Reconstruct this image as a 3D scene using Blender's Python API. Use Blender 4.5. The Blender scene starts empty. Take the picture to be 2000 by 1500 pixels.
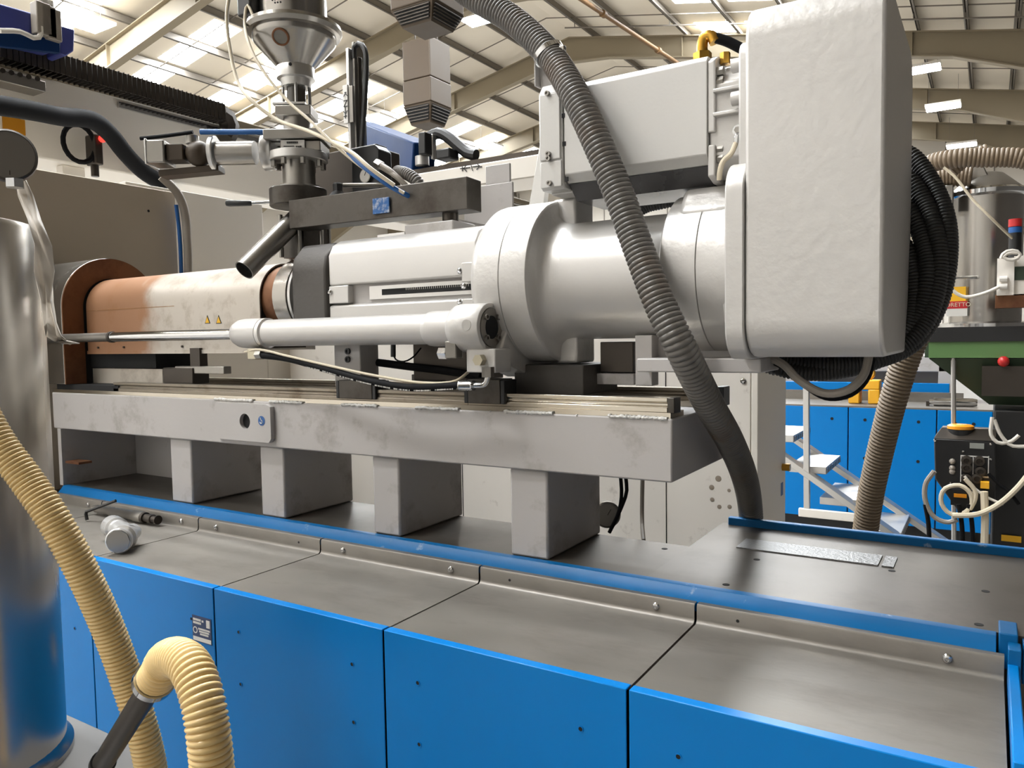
import bpy, bmesh, math, random
from mathutils import Vector, Matrix
random.seed(7)
scene = bpy.context.scene
col = scene.collection
PI = math.pi

# ------------------------------------------------------------------ camera
# axes of the hall: X runs along the machine, Y away from the aisle, Z up; metres
F = 1502.0
CAM = Vector((0.0, 0.0, 1.6))
def _d(px, py): return Vector((px - 1000.0, 750.0 - py, -F))
_vx = (-_d(-1420, 700)).normalized()
_vy = _d(1935, 645); _vy = (_vy - _vx * _vx.dot(_vy)).normalized()
_vz = _vx.cross(_vy)
RM = Matrix((_vx, _vy, _vz))
cam_data = bpy.data.cameras.new('camera')
cam_data.sensor_width = 36.0
cam_data.lens = 36.0 * F / 2000.0
cam_data.clip_start = 0.02
cam_data.clip_end = 300
cam = bpy.data.objects.new('camera', cam_data)
col.objects.link(cam)
cam.matrix_world = Matrix.Translation(CAM) @ RM.to_4x4()
scene.camera = cam

# ------------------------------------------------------------------ world and exposure
world = bpy.data.worlds.new('world'); scene.world = world
world.use_nodes = True
world.node_tree.nodes['Background'].inputs[0].default_value = (0.75, 0.85, 1.0, 1)
world.node_tree.nodes['Background'].inputs[1].default_value = 1.0
scene.view_settings.view_transform = 'Standard'
scene.view_settings.look = 'None'
scene.view_settings.gamma = 1.0
scene.view_settings.use_curve_mapping = False
scene.view_settings.exposure = 0.5
SKYLIGHT = 38.0      # emission of the daylight panels in the roof
LAMP = 75.0          # emission of the hall lamps
scene.cycles.max_bounces = 8
scene.cycles.diffuse_bounces = 5
scene.cycles.glossy_bounces = 4
scene.cycles.caustics_reflective = False
scene.cycles.caustics_refractive = False
scene.cycles.sample_clamp_indirect = 6.0

# ------------------------------------------------------------------ measuring helpers: a sight line met with a plane of the hall
def _ray(px, py): return RM @ _d(px, py)
def at_y(px, py, y):
    r = _ray(px, py); return CAM + r * ((y - CAM.y) / r.y)
def at_x(px, py, x):
    r = _ray(px, py); return CAM + r * ((x - CAM.x) / r.x)
def at_z(px, py, z):
    r = _ray(px, py); return CAM + r * ((z - CAM.z) / r.z)
def X(px, py, y): return at_y(px, py, y).x
def Z(px, py, y): return at_y(px, py, y).z
def path(*pts): return [at_y(*p) for p in pts]

# ------------------------------------------------------------------ materials
def lin(c):
    def f(u):
        u /= 255.0
        return u / 12.92 if u <= 0.04045 else ((u + 0.055) / 1.055) ** 2.4
    return (f(c[0]), f(c[1]), f(c[2]), 1.0)
MATS = {}
def mat(name, c, metal=0.0, rough=0.5, var=0.08, scale=6.0, bump=0.0, bscale=60.0, stretch=None, c2=None, c2amt=0.5, c2scale=3.0, coat=0.0, rvar=0.1, spec=0.5):
    m = bpy.data.materials.new(name); m.use_nodes = True
    nt = m.node_tree; N = nt.nodes; L = nt.links
    b = N['Principled BSDF']
    b.inputs['Metallic'].default_value = metal
    b.inputs['Roughness'].default_value = rough
    b.inputs['Specular IOR Level'].default_value = spec
    if coat: b.inputs['Coat Weight'].default_value = coat; b.inputs['Coat Roughness'].default_value = 0.15
    tc = N.new('ShaderNodeTexCoord')
    mp = N.new('ShaderNodeMapping'); L.new(tc.outputs['Object'], mp.inputs['Vector'])
    if stretch: mp.inputs['Scale'].default_value = stretch
    n1 = N.new('ShaderNodeTexNoise'); n1.inputs['Scale'].default_value = scale; n1.inputs['Detail'].default_value = 5
    L.new(mp.outputs[0], n1.inputs['Vector'])
    base = lin(c)
    hi = tuple(min(1, v * (1 + var)) for v in base[:3]) + (1,)
    lo = tuple(v * (1 - var) for v in base[:3]) + (1,)
    mx = N.new('ShaderNodeMix'); mx.data_type = 'RGBA'
    mx.inputs[6].default_value = lo; mx.inputs[7].default_value = hi
    L.new(n1.outputs['Fac'], mx.inputs[0])
    out = mx.outputs[2]
    if c2:
        n2 = N.new('ShaderNodeTexNoise'); n2.inputs['Scale'].default_value = c2scale; n2.inputs['Detail'].default_value = 7
        n2.inputs['Roughness'].default_value = 0.65
        L.new(mp.outputs[0], n2.inputs['Vector'])
        rp = N.new('ShaderNodeValToRGB'); rp.color_ramp.elements[0].position = 0.62 - 0.25 * c2amt; rp.color_ramp.elements[1].position = 0.8 - 0.15 * c2amt
        L.new(n2.outputs['Fac'], rp.inputs[0])
        m2 = N.new('ShaderNodeMix'); m2.data_type = 'RGBA'; m2.inputs[7].default_value = lin(c2)
        L.new(out, m2.inputs[6]); L.new(rp.outputs[0], m2.inputs[0])
        out = m2.outputs[2]
    L.new(out, b.inputs['Base Color'])
    if rvar:
        mr = N.new('ShaderNodeMapRange'); mr.inputs[3].default_value = max(0.02, rough - rvar); mr.inputs[4].default_value = min(1, rough + rvar)
        L.new(n1.outputs['Fac'], mr.inputs[0]); L.new(mr.outputs[0], b.inputs['Roughness'])
    if bump:
        n3 = N.new('ShaderNodeTexNoise'); n3.inputs['Scale'].default_value = bscale; n3.inputs['Detail'].default_value = 3
        L.new(mp.outputs[0], n3.inputs['Vector'])
        bp = N.new('ShaderNodeBump'); bp.inputs['Strength'].default_value = bump; bp.inputs['Distance'].default_value = 0.004
        L.new(n3.outputs['Fac'], bp.inputs['Height']); L.new(bp.outputs[0], b.inputs['Normal'])
    MATS[name] = m
    return m
def emit(name, c, s):
    m = bpy.data.materials.new(name); m.use_nodes = True
    b = m.node_tree.nodes['Principled BSDF']
    b.inputs['Base Color'].default_value = lin(c)
    b.inputs['Emission Color'].default_value = lin(c)
    b.inputs['Emission Strength'].default_value = s
    MATS[name] = m
    return m

silver = mat('silver_paint', (204, 201, 197), 0.28, 0.36, 0.06, 5, 0.28, 55, rvar=0.06)
silver_smooth = mat('silver_paint_smooth', (204, 201, 197), 0.3, 0.34, 0.05, 5, 0.05, 90, rvar=0.06)
motor_paint = mat('motor_paint', (203, 201, 197), 0.15, 0.42, 0.04, 5, 0.06, 120, rvar=0.06)
grey_paint = mat('grey_paint', (184, 180, 177), 0.05, 0.5, 0.07, 4, 0.1, 60, c2=(140, 132, 122), c2amt=0.25, c2scale=6)
weld = mat('weld_bead', (205, 203, 198), 0.1, 0.5, 0.15, 60, 0.8, 180)
dark_grey_panel = mat('grey_sheet_panel', (182, 170, 152), 0.1, 0.5, 0.08, 3)
white_paint = mat('white_paint', (238, 232, 223), 0.0, 0.45, 0.03, 3, c2=(170, 158, 145), c2amt=0.12, c2scale=9)
white_panel = mat('white_sheet', (238, 232, 222), 0.0, 0.5, 0.03, 2)
steel_plate = mat('stainless_tray', (126, 121, 114), 0.55, 0.46, 0.14, 5, 0.05, 40, c2=(112, 106, 99), c2amt=0.5, c2scale=4, rvar=0.1, stretch=(1, 2.5, 2.5))
deck_steel = mat('deck_plate', (88, 82, 75), 0.6, 0.4, 0.16, 3, 0.06, 8, c2=(70, 64, 57), c2amt=0.5, c2scale=5, rvar=0.1)
brushed = mat('brushed_steel', (165, 161, 155), 1.0, 0.24, 0.15, 8, 0.06, 60, stretch=(1, 1, 0.15))
polished = mat('polished_steel', (205, 205, 205), 1.0, 0.1, 0.04, 8, rvar=0.04)
rail_steel = mat('ground_rail_steel', (196, 188, 174), 1.0, 0.2, 0.03, 12, rvar=0.02)
dirty_rail = mat('greasy_rail_steel', (140, 131, 118), 0.85, 0.36, 0.1, 12, c2=(96, 80, 62), c2amt=0.3, c2scale=10)
cast_steel = mat('blackened_steel', (82, 78, 73), 0.75, 0.42, 0.25, 9, 0.1, 50, c2=(60, 54, 48), c2amt=0.6, c2scale=8)
dark_steel = mat('dark_steel', (72, 66, 60), 0.7, 0.4, 0.2, 8)
gun_steel = mat('bright_grey_steel', (150, 146, 140), 0.95, 0.33, 0.15, 10, 0.05, 60)
aluminium = mat('aluminium', (205, 203, 200), 0.9, 0.35, 0.05, 10)
black_plastic = mat('black_plastic', (26, 26, 27), 0.0, 0.4, 0.2, 10)
black_rubber = mat('black_rubber', (30, 29, 28), 0.0, 0.5, 0.2, 20)
dark_hole = mat('dark_opening', (10, 10, 11), 0.0, 0.8, 0.1)
blue_paint = mat('blue_paint', (0, 118, 194), 0.0, 0.3, 0.06, 2, 0.03, 60, rvar=0.05, spec=0.22)
rim_blue = mat('worn_blue_paint', (4, 92, 148), 0.0, 0.4, 0.12, 4, 0.1, 40, c2=(205, 215, 220), c2amt=-0.12, c2scale=14, spec=0.25)
robot_blue = mat('robot_blue_paint', (62, 70, 140), 0.0, 0.4, 0.1, 3)
robot_dark_blue = mat('robot_dark_blue', (14, 46, 90), 0.0, 0.5, 0.15, 3, spec=0.15)
grey_hose_m = mat('grey_hose_plastic', (104, 100, 95), 0.0, 0.33, 0.15, 12, c2=(96, 76, 56), c2amt=0.3, c2scale=6)
brown_hose_m = mat('dusty_hose_plastic', (120, 104, 84), 0.0, 0.5, 0.15, 12)
yellow_hose_m = mat('cream_hose_plastic', (228, 198, 138), 0.0, 0.36, 0.08, 10, coat=0.2)
cover_m = mat('heat_tinted_cover', (206, 198, 186), 0.45, 0.42, 0.05, 4, c2=(160, 150, 138), c2amt=0.25, c2scale=7)
black_cap_m = mat('charcoal_cast', (72, 68, 64), 0.2, 0.5, 0.2, 6, 0.15, 90)
rust_m = mat('rusty_steel', (124, 84, 56), 0.5, 0.55, 0.25, 8, c2=(88, 50, 30), c2amt=0.7, c2scale=5)
orange_tint = mat('orange_heat_tint', (150, 108, 66), 0.4, 0.45, 0.15, 6, c2=(196, 176, 150), c2amt=0.4, c2scale=6)
brass = mat('brass', (190, 145, 60), 0.9, 0.3, 0.1, 8)
tube_cream = mat('cream_tube', (214, 202, 178), 0.0, 0.4, 0.04)
cable_grey = mat('grey_cable', (150, 142, 132), 0.0, 0.5, 0.08)
cable_white = mat('white_cable', (214, 208, 198), 0.0, 0.45, 0.04)
cable_black = mat('black_cable', (14, 14, 16), 0.0, 0.7, 0.1, spec=0.15)
cable_blue = mat('blue_cable', (28, 92, 160), 0.0, 0.4, 0.1)
green_paint = mat('green_paint', (92, 128, 76), 0.0, 0.45, 0.08, 4)
dark_green = mat('dark_green_paint', (46, 62, 44), 0.0, 0.5, 0.12, 4)
yellow_paint = mat('yellow_paint', (236, 174, 40), 0.0, 0.45, 0.1, 6)
red_paint = mat('red_plastic', (190, 40, 40), 0.0, 0.4, 0.1)
orange_plastic = mat('orange_plastic', (232, 150, 30), 0.0, 0.4, 0.1)
label_white = mat('label_white', (225, 222, 216), 0.0, 0.5, 0.03)
label_blue = mat('label_blue', (24, 84, 150), 0.0, 0.45, 0.06)
label_dark_blue = mat('label_dark_blue', (28, 50, 92), 0.0, 0.45, 0.06)
label_black = mat('label_black', (24, 24, 24), 0.0, 0.5, 0.03)
label_yellow = mat('label_yellow', (236, 180, 30), 0.0, 0.5, 0.03)
label_ochre = mat('label_ochre', (196, 132, 20), 0.0, 0.5, 0.05)
label_red = mat('label_red', (190, 36, 44), 0.0, 0.5, 0.05)
screen_grey = mat('display_grey', (146, 148, 142), 0.0, 0.3, 0.03)
rag_m = mat('white_plastic_wrap', (214, 204, 190), 0.0, 0.35, 0.06, 6)
foil_m = mat('foil_wrap', (205, 204, 202), 0.6, 0.3, 0.15, 12, 0.6, 30)
heater_m = mat('dusty_metal_sheet', (64, 52, 38), 0.2, 0.5, 0.12, 3)
concrete = mat('concrete_floor', (132, 129, 125), 0.0, 0.5, 0.12, 0.6)
roof_sheet_m = mat('roof_lining', (242, 232, 214), 0.0, 0.7, 0.04, 0.3)
rafter_m = mat('rafter_paint', (142, 130, 108), 0.0, 0.55, 0.08, 0.5)
purlin_m = mat('purlin_galvanised', (128, 121, 112), 0.35, 0.45, 0.12, 0.8)
wall_m = mat('wall_lining', (214, 208, 198), 0.0, 0.7, 0.04, 0.3)
brick_m = mat('painted_block_wall', (214, 210, 204), 0.0, 0.7, 0.08, 0.5)
dark_brick_m = mat('dark_block_wall', (66, 62, 58), 0.0, 0.7, 0.08, 0.5)
sky_m = emit('skylight_daylight', (244, 250, 255), SKYLIGHT)
lamp_m = emit('lamp_diffuser', (252, 251, 249), LAMP)
led_red = emit('red_indicator', (255, 60, 50), 1.2)

# ------------------------------------------------------------------ mesh helpers
WL = {}
def V(*a): return Vector(a)
def frame_of(d):
    d = d.normalized()
    u = Vector((0, 0, 1)) if abs(d.z) < 0.9 else Vector((1, 0, 0))
    a = d.cross(u).normalized(); b = a.cross(d).normalized()
    return d, a, b
def smooth_path(pts, step):
    pts = [Vector(p) for p in pts]
    P = [pts[0] * 2 - pts[1]] + pts + [pts[-1] * 2 - pts[-2]]
    dense = []
    for i in range(1, len(P) - 2):
        p0, p1, p2, p3 = P[i - 1], P[i], P[i + 1], P[i + 2]
        # centripetal spacing keeps the curve calm between unequal points
        t0 = 0.0; t1 = t0 + max(1e-6, (p1 - p0).length) ** 0.5; t2 = t1 + max(1e-6, (p2 - p1).length) ** 0.5; t3 = t2 + max(1e-6, (p3 - p2).length) ** 0.5
        n = 24
        for k in range(n):
            t = t1 + (t2 - t1) * k / n
            a1 = p0 * ((t1 - t) / (t1 - t0)) + p1 * ((t - t0) / (t1 - t0))
            a2 = p1 * ((t2 - t) / (t2 - t1)) + p2 * ((t - t1) / (t2 - t1))
            a3 = p2 * ((t3 - t) / (t3 - t2)) + p3 * ((t - t2) / (t3 - t2))
            b1 = a1 * ((t2 - t) / (t2 - t0)) + a2 * ((t - t0) / (t2 - t0))
            b2 = a2 * ((t3 - t) / (t3 - t1)) + a3 * ((t - t1) / (t3 - t1))
            dense.append(b1 * ((t2 - t) / (t2 - t1)) + b2 * ((t - t1) / (t2 - t1)))
    dense.append(pts[-1])
    out = [dense[0]]; acc = 0.0
    for a, b in zip(dense, dense[1:]):
        L = (b - a).length
        if L < 1e-9: continue
        while acc + L >= step:
            f = (step - acc) / L
            a = a + (b - a) * f; out.append(a.copy()); L = (b - a).length; acc = 0.0
            if L < 1e-9: break
        acc += L
    if (out[-1] - dense[-1]).length > step * 0.3: out.append(dense[-1])
    return out
class MB:
    def __init__(self): self.v = []; self.f = []
    def add(self, vs, fs):
        k = len(self.v); self.v += [Vector(p) for p in vs]; self.f += [[i + k for i in q] for q in fs]; return self
    def box(self, x0, x1, y0, y1, z0, z1):
        return self.add([(x0, y0, z0), (x1, y0, z0), (x1, y1, z0), (x0, y1, z0), (x0, y0, z1), (x1, y0, z1), (x1, y1, z1), (x0, y1, z1)],
                        [(0, 3, 2, 1), (4, 5, 6, 7), (0, 1, 5, 4), (1, 2, 6, 5), (2, 3, 7, 6), (3, 0, 4, 7)])
    def hexa(self, bot, top):      # two quads of four points each
        return self.add(list(bot) + list(top), [(3, 2, 1, 0), (4, 5, 6, 7), (0, 1, 5, 4), (1, 2, 6, 5), (2, 3, 7, 6), (3, 0, 4, 7)])
    def bar(self, a, b, w, h, up=(0, 0, 1)):   # rectangular bar from a to b
        a = Vector(a); b = Vector(b); d = (b - a).normalized(); s = d.cross(Vector(up)).normalized(); u = s.cross(d).normalized()
        q = [s * (-w / 2) - u * (h / 2), s * (w / 2) - u * (h / 2), s * (w / 2) + u * (h / 2), s * (-w / 2) + u * (h / 2)]
        return self.hexa([a + p for p in q], [b + p for p in q])
    def prism(self, poly, axis, a, b):         # outline swept along an axis
        def pt(p, t): return {'x': (t, p[0], p[1]), 'y': (p[0], t, p[1]), 'z': (p[0], p[1], t)}[axis]
        n = len(poly)
        return self.add([pt(p, a) for p in poly] + [pt(p, b) for p in poly],
                        [tuple(range(n))[::-1], tuple(range(n, 2 * n))] + [(i, (i + 1) % n, n + (i + 1) % n, n + i) for i in range(n)])
    def lathe(self, prof, o, d, n=32, closed=False, a0=0.0, a1=2 * PI):     # prof: (distance along d, radius)
        o = Vector(o); d, a, b = frame_of(Vector(d)); m = len(prof); full = abs(a1 - a0 - 2 * PI) < 1e-6
        cnt = n if full else n + 1
        vs = []
        for t, r in prof:
            for k in range(cnt):
                an = a0 + (a1 - a0) * k / n
                vs.append(o + d * t + (a * math.cos(an) + b * math.sin(an)) * r)
        fs = []
        rng = range(m) if closed else range(m - 1)
        for i in rng:
            j = (i + 1) % m
            for k in range(n):
                k2 = (k + 1) % cnt
                fs.append((i * cnt + k, j * cnt + k, j * cnt + k2, i * cnt + k2))
        if not closed and full:
            if prof[0][1] > 1e-6: fs.append(tuple(range(cnt)))
            if prof[-1][1] > 1e-6: fs.append(tuple(range((m - 1) * cnt, m * cnt))[::-1])
        return self.add(vs, fs)
    def cyl(self, a, b, r, r2=None, n=24):
        a = Vector(a); b = Vector(b); L = (b - a).length
        return self.lathe([(0, r), (L, r if r2 is None else r2)], a, b - a, n)
    def ring(self, a, b, ro, ri, n=40):        # a tube with walls
        a = Vector(a); b = Vector(b); L = (b - a).length
        return self.lathe([(0, ri), (0, ro), (L, ro), (L, ri)], a, b - a, n, closed=True)
    def tube(self, pts, r, n=10, step=0.02, radii=None, straight=False):
        P = [Vector(p) for p in pts] if straight else smooth_path(pts, step)
        m = len(P); T = []
        for i in range(m): T.append((P[min(i + 1, m - 1)] - P[max(i - 1, 0)]).normalized())
        _, a, b = frame_of(T[0]); vs = []
        for i in range(m):
            a = (a - T[i] * a.dot(T[i])).normalized(); b = T[i].cross(a)
            rr = radii(i) if radii else r
            for k in range(n):
                an = 2 * PI * k / n; vs.append(P[i] + (a * math.cos(an) + b * math.sin(an)) * rr)
        fs = [(i * n + k, i * n + (k + 1) % n, (i + 1) * n + (k + 1) % n, (i + 1) * n + k) for i in range(m - 1) for k in range(n)]
        fs += [tuple(range(n))[::-1], tuple(range((m - 1) * n, m * n))]
        return self.add(vs, fs)
    def hose(self, pts, r, pitch=0.011, depth=0.12, n=16):   # corrugated
        seq = (1.0, 1.0, 1 - depth * 0.75, 1 - depth)
        seq = (1 - depth, 1 - depth * 0.25, 1.0, 1 - depth * 0.25)
        return self.tube(pts, r, n, pitch / 4, radii=lambda i: r * seq[i % 4])
    def ball(self, c, r, n=16, sz=1.0):
        prof = [(-r * sz * math.cos(PI * k / (n // 2)), max(1e-7, r * math.sin(PI * k / (n // 2)))) for k in range(n // 2 + 1)]
        return self.lathe(prof, c, (0, 0, 1), n)
    def hexnut(self, a, b, r): return self.cyl(a, b, r, n=6)
    def build(self, name, m, parent=None, bevel=0.0, seg=2, smooth=True, angle=35):
        me = bpy.data.meshes.new(name)
        lo = Vector((min(p[i] for p in self.v) for i in range(3))); hi = Vector((max(p[i] for p in self.v) for i in range(3)))
        o = Vector(((lo.x + hi.x) / 2, (lo.y + hi.y) / 2, lo.z))
        me.from_pydata([p - o for p in self.v], [], self.f)
        bm = bmesh.new(); bm.from_mesh(me); bmesh.ops.remove_doubles(bm, verts=bm.verts, dist=1e-6)
        bmesh.ops.recalc_face_normals(bm, faces=bm.faces); bm.to_mesh(me); bm.free()
        me.materials.append(m)
        if smooth:
            me.shade_smooth(); me.set_sharp_from_angle(angle=math.radians(angle))
        ob = bpy.data.objects.new(name, me); col.objects.link(ob)
        place(ob, o, parent)
        if bevel:
            md = ob.modifiers.new('edge', 'BEVEL'); md.width = bevel; md.segments = seg; md.limit_method = 'ANGLE'; md.angle_limit = math.radians(40)
            md.harden_normals = False
        return ob
def place(ob, w, parent):
    WL[ob.name] = Vector(w)
    if parent is not None:
        ob.parent = parent; ob.location = Vector(w) - WL[parent.name]
    else: ob.location = w
def tag(o, label, cat, group=None):
    o['label'] = label; o['category'] = cat
    if group: o['group'] = group
    return o
def thing(name, label, cat, loc, group=None):
    o = bpy.data.objects.new(name, None); o.empty_display_size = 0.1; col.objects.link(o)
    place(o, Vector(loc), None)
    return tag(o, label, cat, group)
def struct(o): o['kind'] = 'structure'; return o
def again(ob, w, parent):       # a copy sharing its mesh
    c = ob.copy(); col.objects.link(c)
    for k in ('label', 'category', 'group'):
        if k in c: del c[k]
    c.parent = None; place(c, w, parent); return c
def rrect(y0, y1, z0, z1, r, n=6):
    out = []
    for cy, cz, a in ((y1 - r, z1 - r, 0), (y0 + r, z1 - r, 90), (y0 + r, z0 + r, 180), (y1 - r, z0 + r, 270)):
        for k in range(n + 1):
            t = math.radians(a + 90 * k / n); out.append((cy + r * math.cos(t), cz + r * math.sin(t)))
    return out
def lettering(text, m, parent, origin, right, up, size, name='lettering', align='CENTER'):
    cu = bpy.data.curves.new(name, 'FONT'); cu.body = text; cu.size = size; cu.align_x = align; cu.align_y = 'CENTER'; cu.extrude = size * 0.01
    t = bpy.data.objects.new('tmp', cu); col.objects.link(t)
    dg = bpy.context.evaluated_depsgraph_get()
    me = bpy.data.meshes.new_from_object(t.evaluated_get(dg))
    bpy.data.objects.remove(t)
    r = Vector(right).normalized(); u = Vector(up).normalized(); nrm = r.cross(u)
    M3 = Matrix((r, u, nrm)).transposed()
    for v in me.vertices: v.co = M3 @ v.co
    me.materials.clear(); me.materials.append(m); me.name = name
    ob = bpy.data.objects.new(name, me); col.objects.link(ob); place(ob, Vector(origin), parent)
    return ob

# ================================================================== THE HALL
XR, ZR, SL = -14.0, 12.4, 0.2           # ridge line, underside of the rafters at the ridge, pitch
X0, X1, Y0, Y1 = -34.0, 6.0, -8.0, 43.0
def zr(x): return ZR - SL * abs(x - XR)
struct(MB().box(X0, X1, Y0, Y1, -0.2, 0.0).build('floor', concrete, smooth=False))
m = MB(); SH = 1.06
m.prism([(X0 - .3, zr(X0) + SH - .06), (XR, ZR + SH), (X1 + .3, zr(X1) + SH - .06), (X1 + .3, zr(X1) + SH + .14), (XR, ZR + SH + .2), (X0 - .3, zr(X0) + SH + .14)], 'y', Y0 - .3, Y1 + .3)
ceiling = struct(m.build('ceiling', roof_sheet_m, smooth=False))
for nm, b in (('wall_back', (X0, X1, Y1, Y1 + .2)), ('wall_front', (X0, X1, Y0 - .2, Y0)), ('wall_left', (X0 - .2, X0, Y0, Y1)), ('wall_right', (X1, X1 + .2, Y0, Y1))):
    if nm in ('wall_back', 'wall_front'):
        w = MB().prism([(X0, 0), (X1, 0), (X1, zr(X1) + SH), (XR, ZR + SH), (X0, zr(X0) + SH)], 'y', b[2], b[3])
    else: w = MB().box(b[0], b[1], b[2], b[3], 0, zr(X1) + SH)
    w = struct(w.build(nm, wall_m if nm in ('wall_back', 'wall_left') else brick_m if nm == 'wall_front' else dark_brick_m, smooth=False))
    if nm == 'wall_back':
        for k in range(20):
            MB().box(X0 + 2 * k, X0 + 2 * k + .05, Y1 - .03, Y1, 0.05, zr(X0 + 2 * k) + .9).build('cladding_joint', purlin_m, w, smooth=False)
        MB().box(X0, X1, Y1 - .12, Y1, 6.0, 6.35).build('wall_rail', rafter_m, w, smooth=False)
# portal frames
def rafter_mesh(y):
    m = MB()
    H = 0.74
    top = lambda x: zr(x) + H
    xs = [X0, -30.0, XR - 1.6, XR, XR + 1.6, -1.1, X1]
    drop = {X0: -1.1, -30.0: 0, XR - 1.6: 0, XR: -.18, XR + 1.6: 0, -1.1: 0, X1: -1.25}
    low = [(x, zr(x) + drop[x]) for x in xs]; up = [(x, top(x)) for x in (X1, XR, X0)]
    m.prism(low + up, 'y', y - .012, y + .012)
    for a, b in zip(low, low[1:]): m.bar((a[0], y, a[1]), (b[0], y, b[1]), .28, .035)
    for a, b in zip(up, up[1:]): m.bar((a[0], y, a[1]), (b[0], y, b[1]), .28, .035)
    for x in (-24, -19.5, -9.5, -5, -2.2): m.box(x - .01, x + .01, y - .13, y + .13, zr(x) + .02, top(x) - .02)
    return m
FRAMES = [-4.0, 2.2, 8.4, 14.65, 21.1, 27.2, 33.8, 39.4]
r0 = None
for y in FRAMES:
    if r0 is None: r0 = rafter_mesh(y).build('rafter', rafter_m, ceiling, smooth=False)
    else: again(r0, WL[r0.name] + Vector((0, y - FRAMES[0], 0)), ceiling)
# purlins: cold rolled Z sections lying on the rafters
PX_L = [-15.6, -17.3, -18.95, -20.8, -22.7, -24.5, -26.2, -28.0, -29.9, -31.8]
PX_R = [-13.0, -11.3, -9.4, -7.5, -5.6, -3.8, -2.05, -0.75, 0.5, 2.3, 4.1]
for x in PX_L + PX_R:
    m = MB(); s = 1 if x > XR else -1; b = zr(x) + .76
    m.box(x - .012, x + .012, Y0, Y1, b, b + .25); m.box(x - .012, x + .075, Y0, Y1, b, b + .012); m.box(x - .075, x + .012, Y0, Y1, b + .238, b + .25)
    m.box(x + .065, x + .075, Y0, Y1, b, b + .035)
    m.build('purlin', purlin_m, ceiling, smooth=False)
# sag rods and sheet joints that run up the slope
for y in [Y for f in FRAMES for Y in (f + 2.1, f + 4.2)]:
    m = MB()
    for xa, xb in ((X0, XR), (XR, X1)):
        m.bar((xa, y, zr(xa) + .86), (xb, y, zr(xb) + .86), .03, .03)
    m.build('sag_rod', purlin_m, ceiling, smooth=False)
# conduits hung under the frames on the right hand slope
for y in (22.6, 25.6, 29.0):
    m = MB(); m.bar((-13.4, y, zr(-13.4) + .6), (4, y, zr(4) + .6), .04, .04)
    for x in PX_R[:-2]: m.bar((x, y, zr(x) + .6), (x, y, zr(x) + .8), .025, .025, (0, 1, 0))
    m.build('conduit', purlin_m, ceiling, smooth=False)
# daylight panels
ROWS = [16.6, 19.72, 23.85, 26.75, 30.7, 33.2, 37.0, 12.6, 9.3, 6.2, 3.1, 0.0, -3.1]  # nearer rows, out of view, carry the pattern on as added light
SLOTS = [(-26.05, -24.75), (-24.4, -23.1), (-22.7, -21.35), (-8.95, -7.6), (-7.2, -5.85), (-5.3, -3.95)]
for y in ROWS:
    for xa, xb in SLOTS:
        za, zb = zr(xa) + SH - .004, zr(xb) + SH - .004
        MB().add([(xa, y, za), (xb, y, zb), (xb, y + 1.06, zb), (xa, y + 1.06, za)], [(0, 3, 2, 1)]).build('skylight', sky_m, ceiling, smooth=False)

def roof_pt(px, py, dz):
    r = _ray(px, py)
    for sg in (SL, -SL):
        t = (ZR + dz - sg * XR - 1.6) / (r.z - sg * r.x); p = CAM + r * t
        if (p.x < XR) == (sg > 0) and t > 0: return p
    return p
# hall lamps: flat LED high bays on suspension wires
def high_bay(p, label, group=None):
    t = thing('hall_lamp', label, 'lamp', (p.x, p.y, p.z), group)
    MB().box(p.x - .55, p.x + .55, p.y - .42, p.y + .42, p.z + .02, p.z + .1).build('housing', white_paint, t, smooth=False)
    MB().box(p.x - .52, p.x + .52, p.y - .39, p.y + .39, p.z + .004, p.z + .02).build('diffuser', lamp_m, t, smooth=False)
    top = zr(p.x) + .72
    for q in (-.45, .45): MB().bar((p.x + q, p.y, p.z + .1), (p.x + q, p.y, max(p.z + .14, top - abs(q) * SL)), .012, .012, (0, 1, 0)).build('suspension_wire', purlin_m, t, smooth=False)
for (px, py, dz, lb) in [(180, 50, .3, 'glowing hall lamp above the purple robot box'), (935, 40, .2, 'glowing hall lamp beside the top of the grey hose'),
                         (955, 287, -.3, 'glowing hall lamp low over the pale robot beam'), (538, 158, .1, 'glowing hall lamp half behind the hopper neck'),
                         (735, 232, -.2, 'glowing hall lamp behind the tall robot arm'), (1800, 137, 0, 'hall lamp just right of the gear housing top, nearest of three'),
                         (1842, 210, -.45, 'hall lamp under the second rafter right of the gear housing'), (1878, 285, -.6, 'farthest hall lamp, over the ribbed grey hose')]:
    high_bay(roof_pt(px, py, dz), lb)
for y in (9.6, 3.6, -2.2, -6.2):  # unseen lamp grid, added to light the machine
    for x in (-23.6, -18.1, -10.3, -4.7): high_bay(Vector((x, y, zr(x) - .1)), 'added lamp out of view, high over the aisle before the machine', 'added lamps over the near aisle')
# brown gas pipe under the roof
m = MB(); a = roof_pt(1130, -5, -.3); b = roof_pt(1300, 108, -.3)
d = (b - a); m.cyl(a - d * .6, b + d * 1.2, .07, n=12); gp = m.build('gas_pipe', mat('ochre_pipe', (112, 82, 48), 0, .6), None)
for t in (.25, .9):
    c = a + d * t; MB().cyl(c - d.normalized() * .07, c + d.normalized() * .07, .11, n=12).build('pipe_coupling', MATS['ochre_pipe'], gp)
tag(gp, 'long ochre pipe hanging under the right roof slope', 'pipe')
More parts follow.
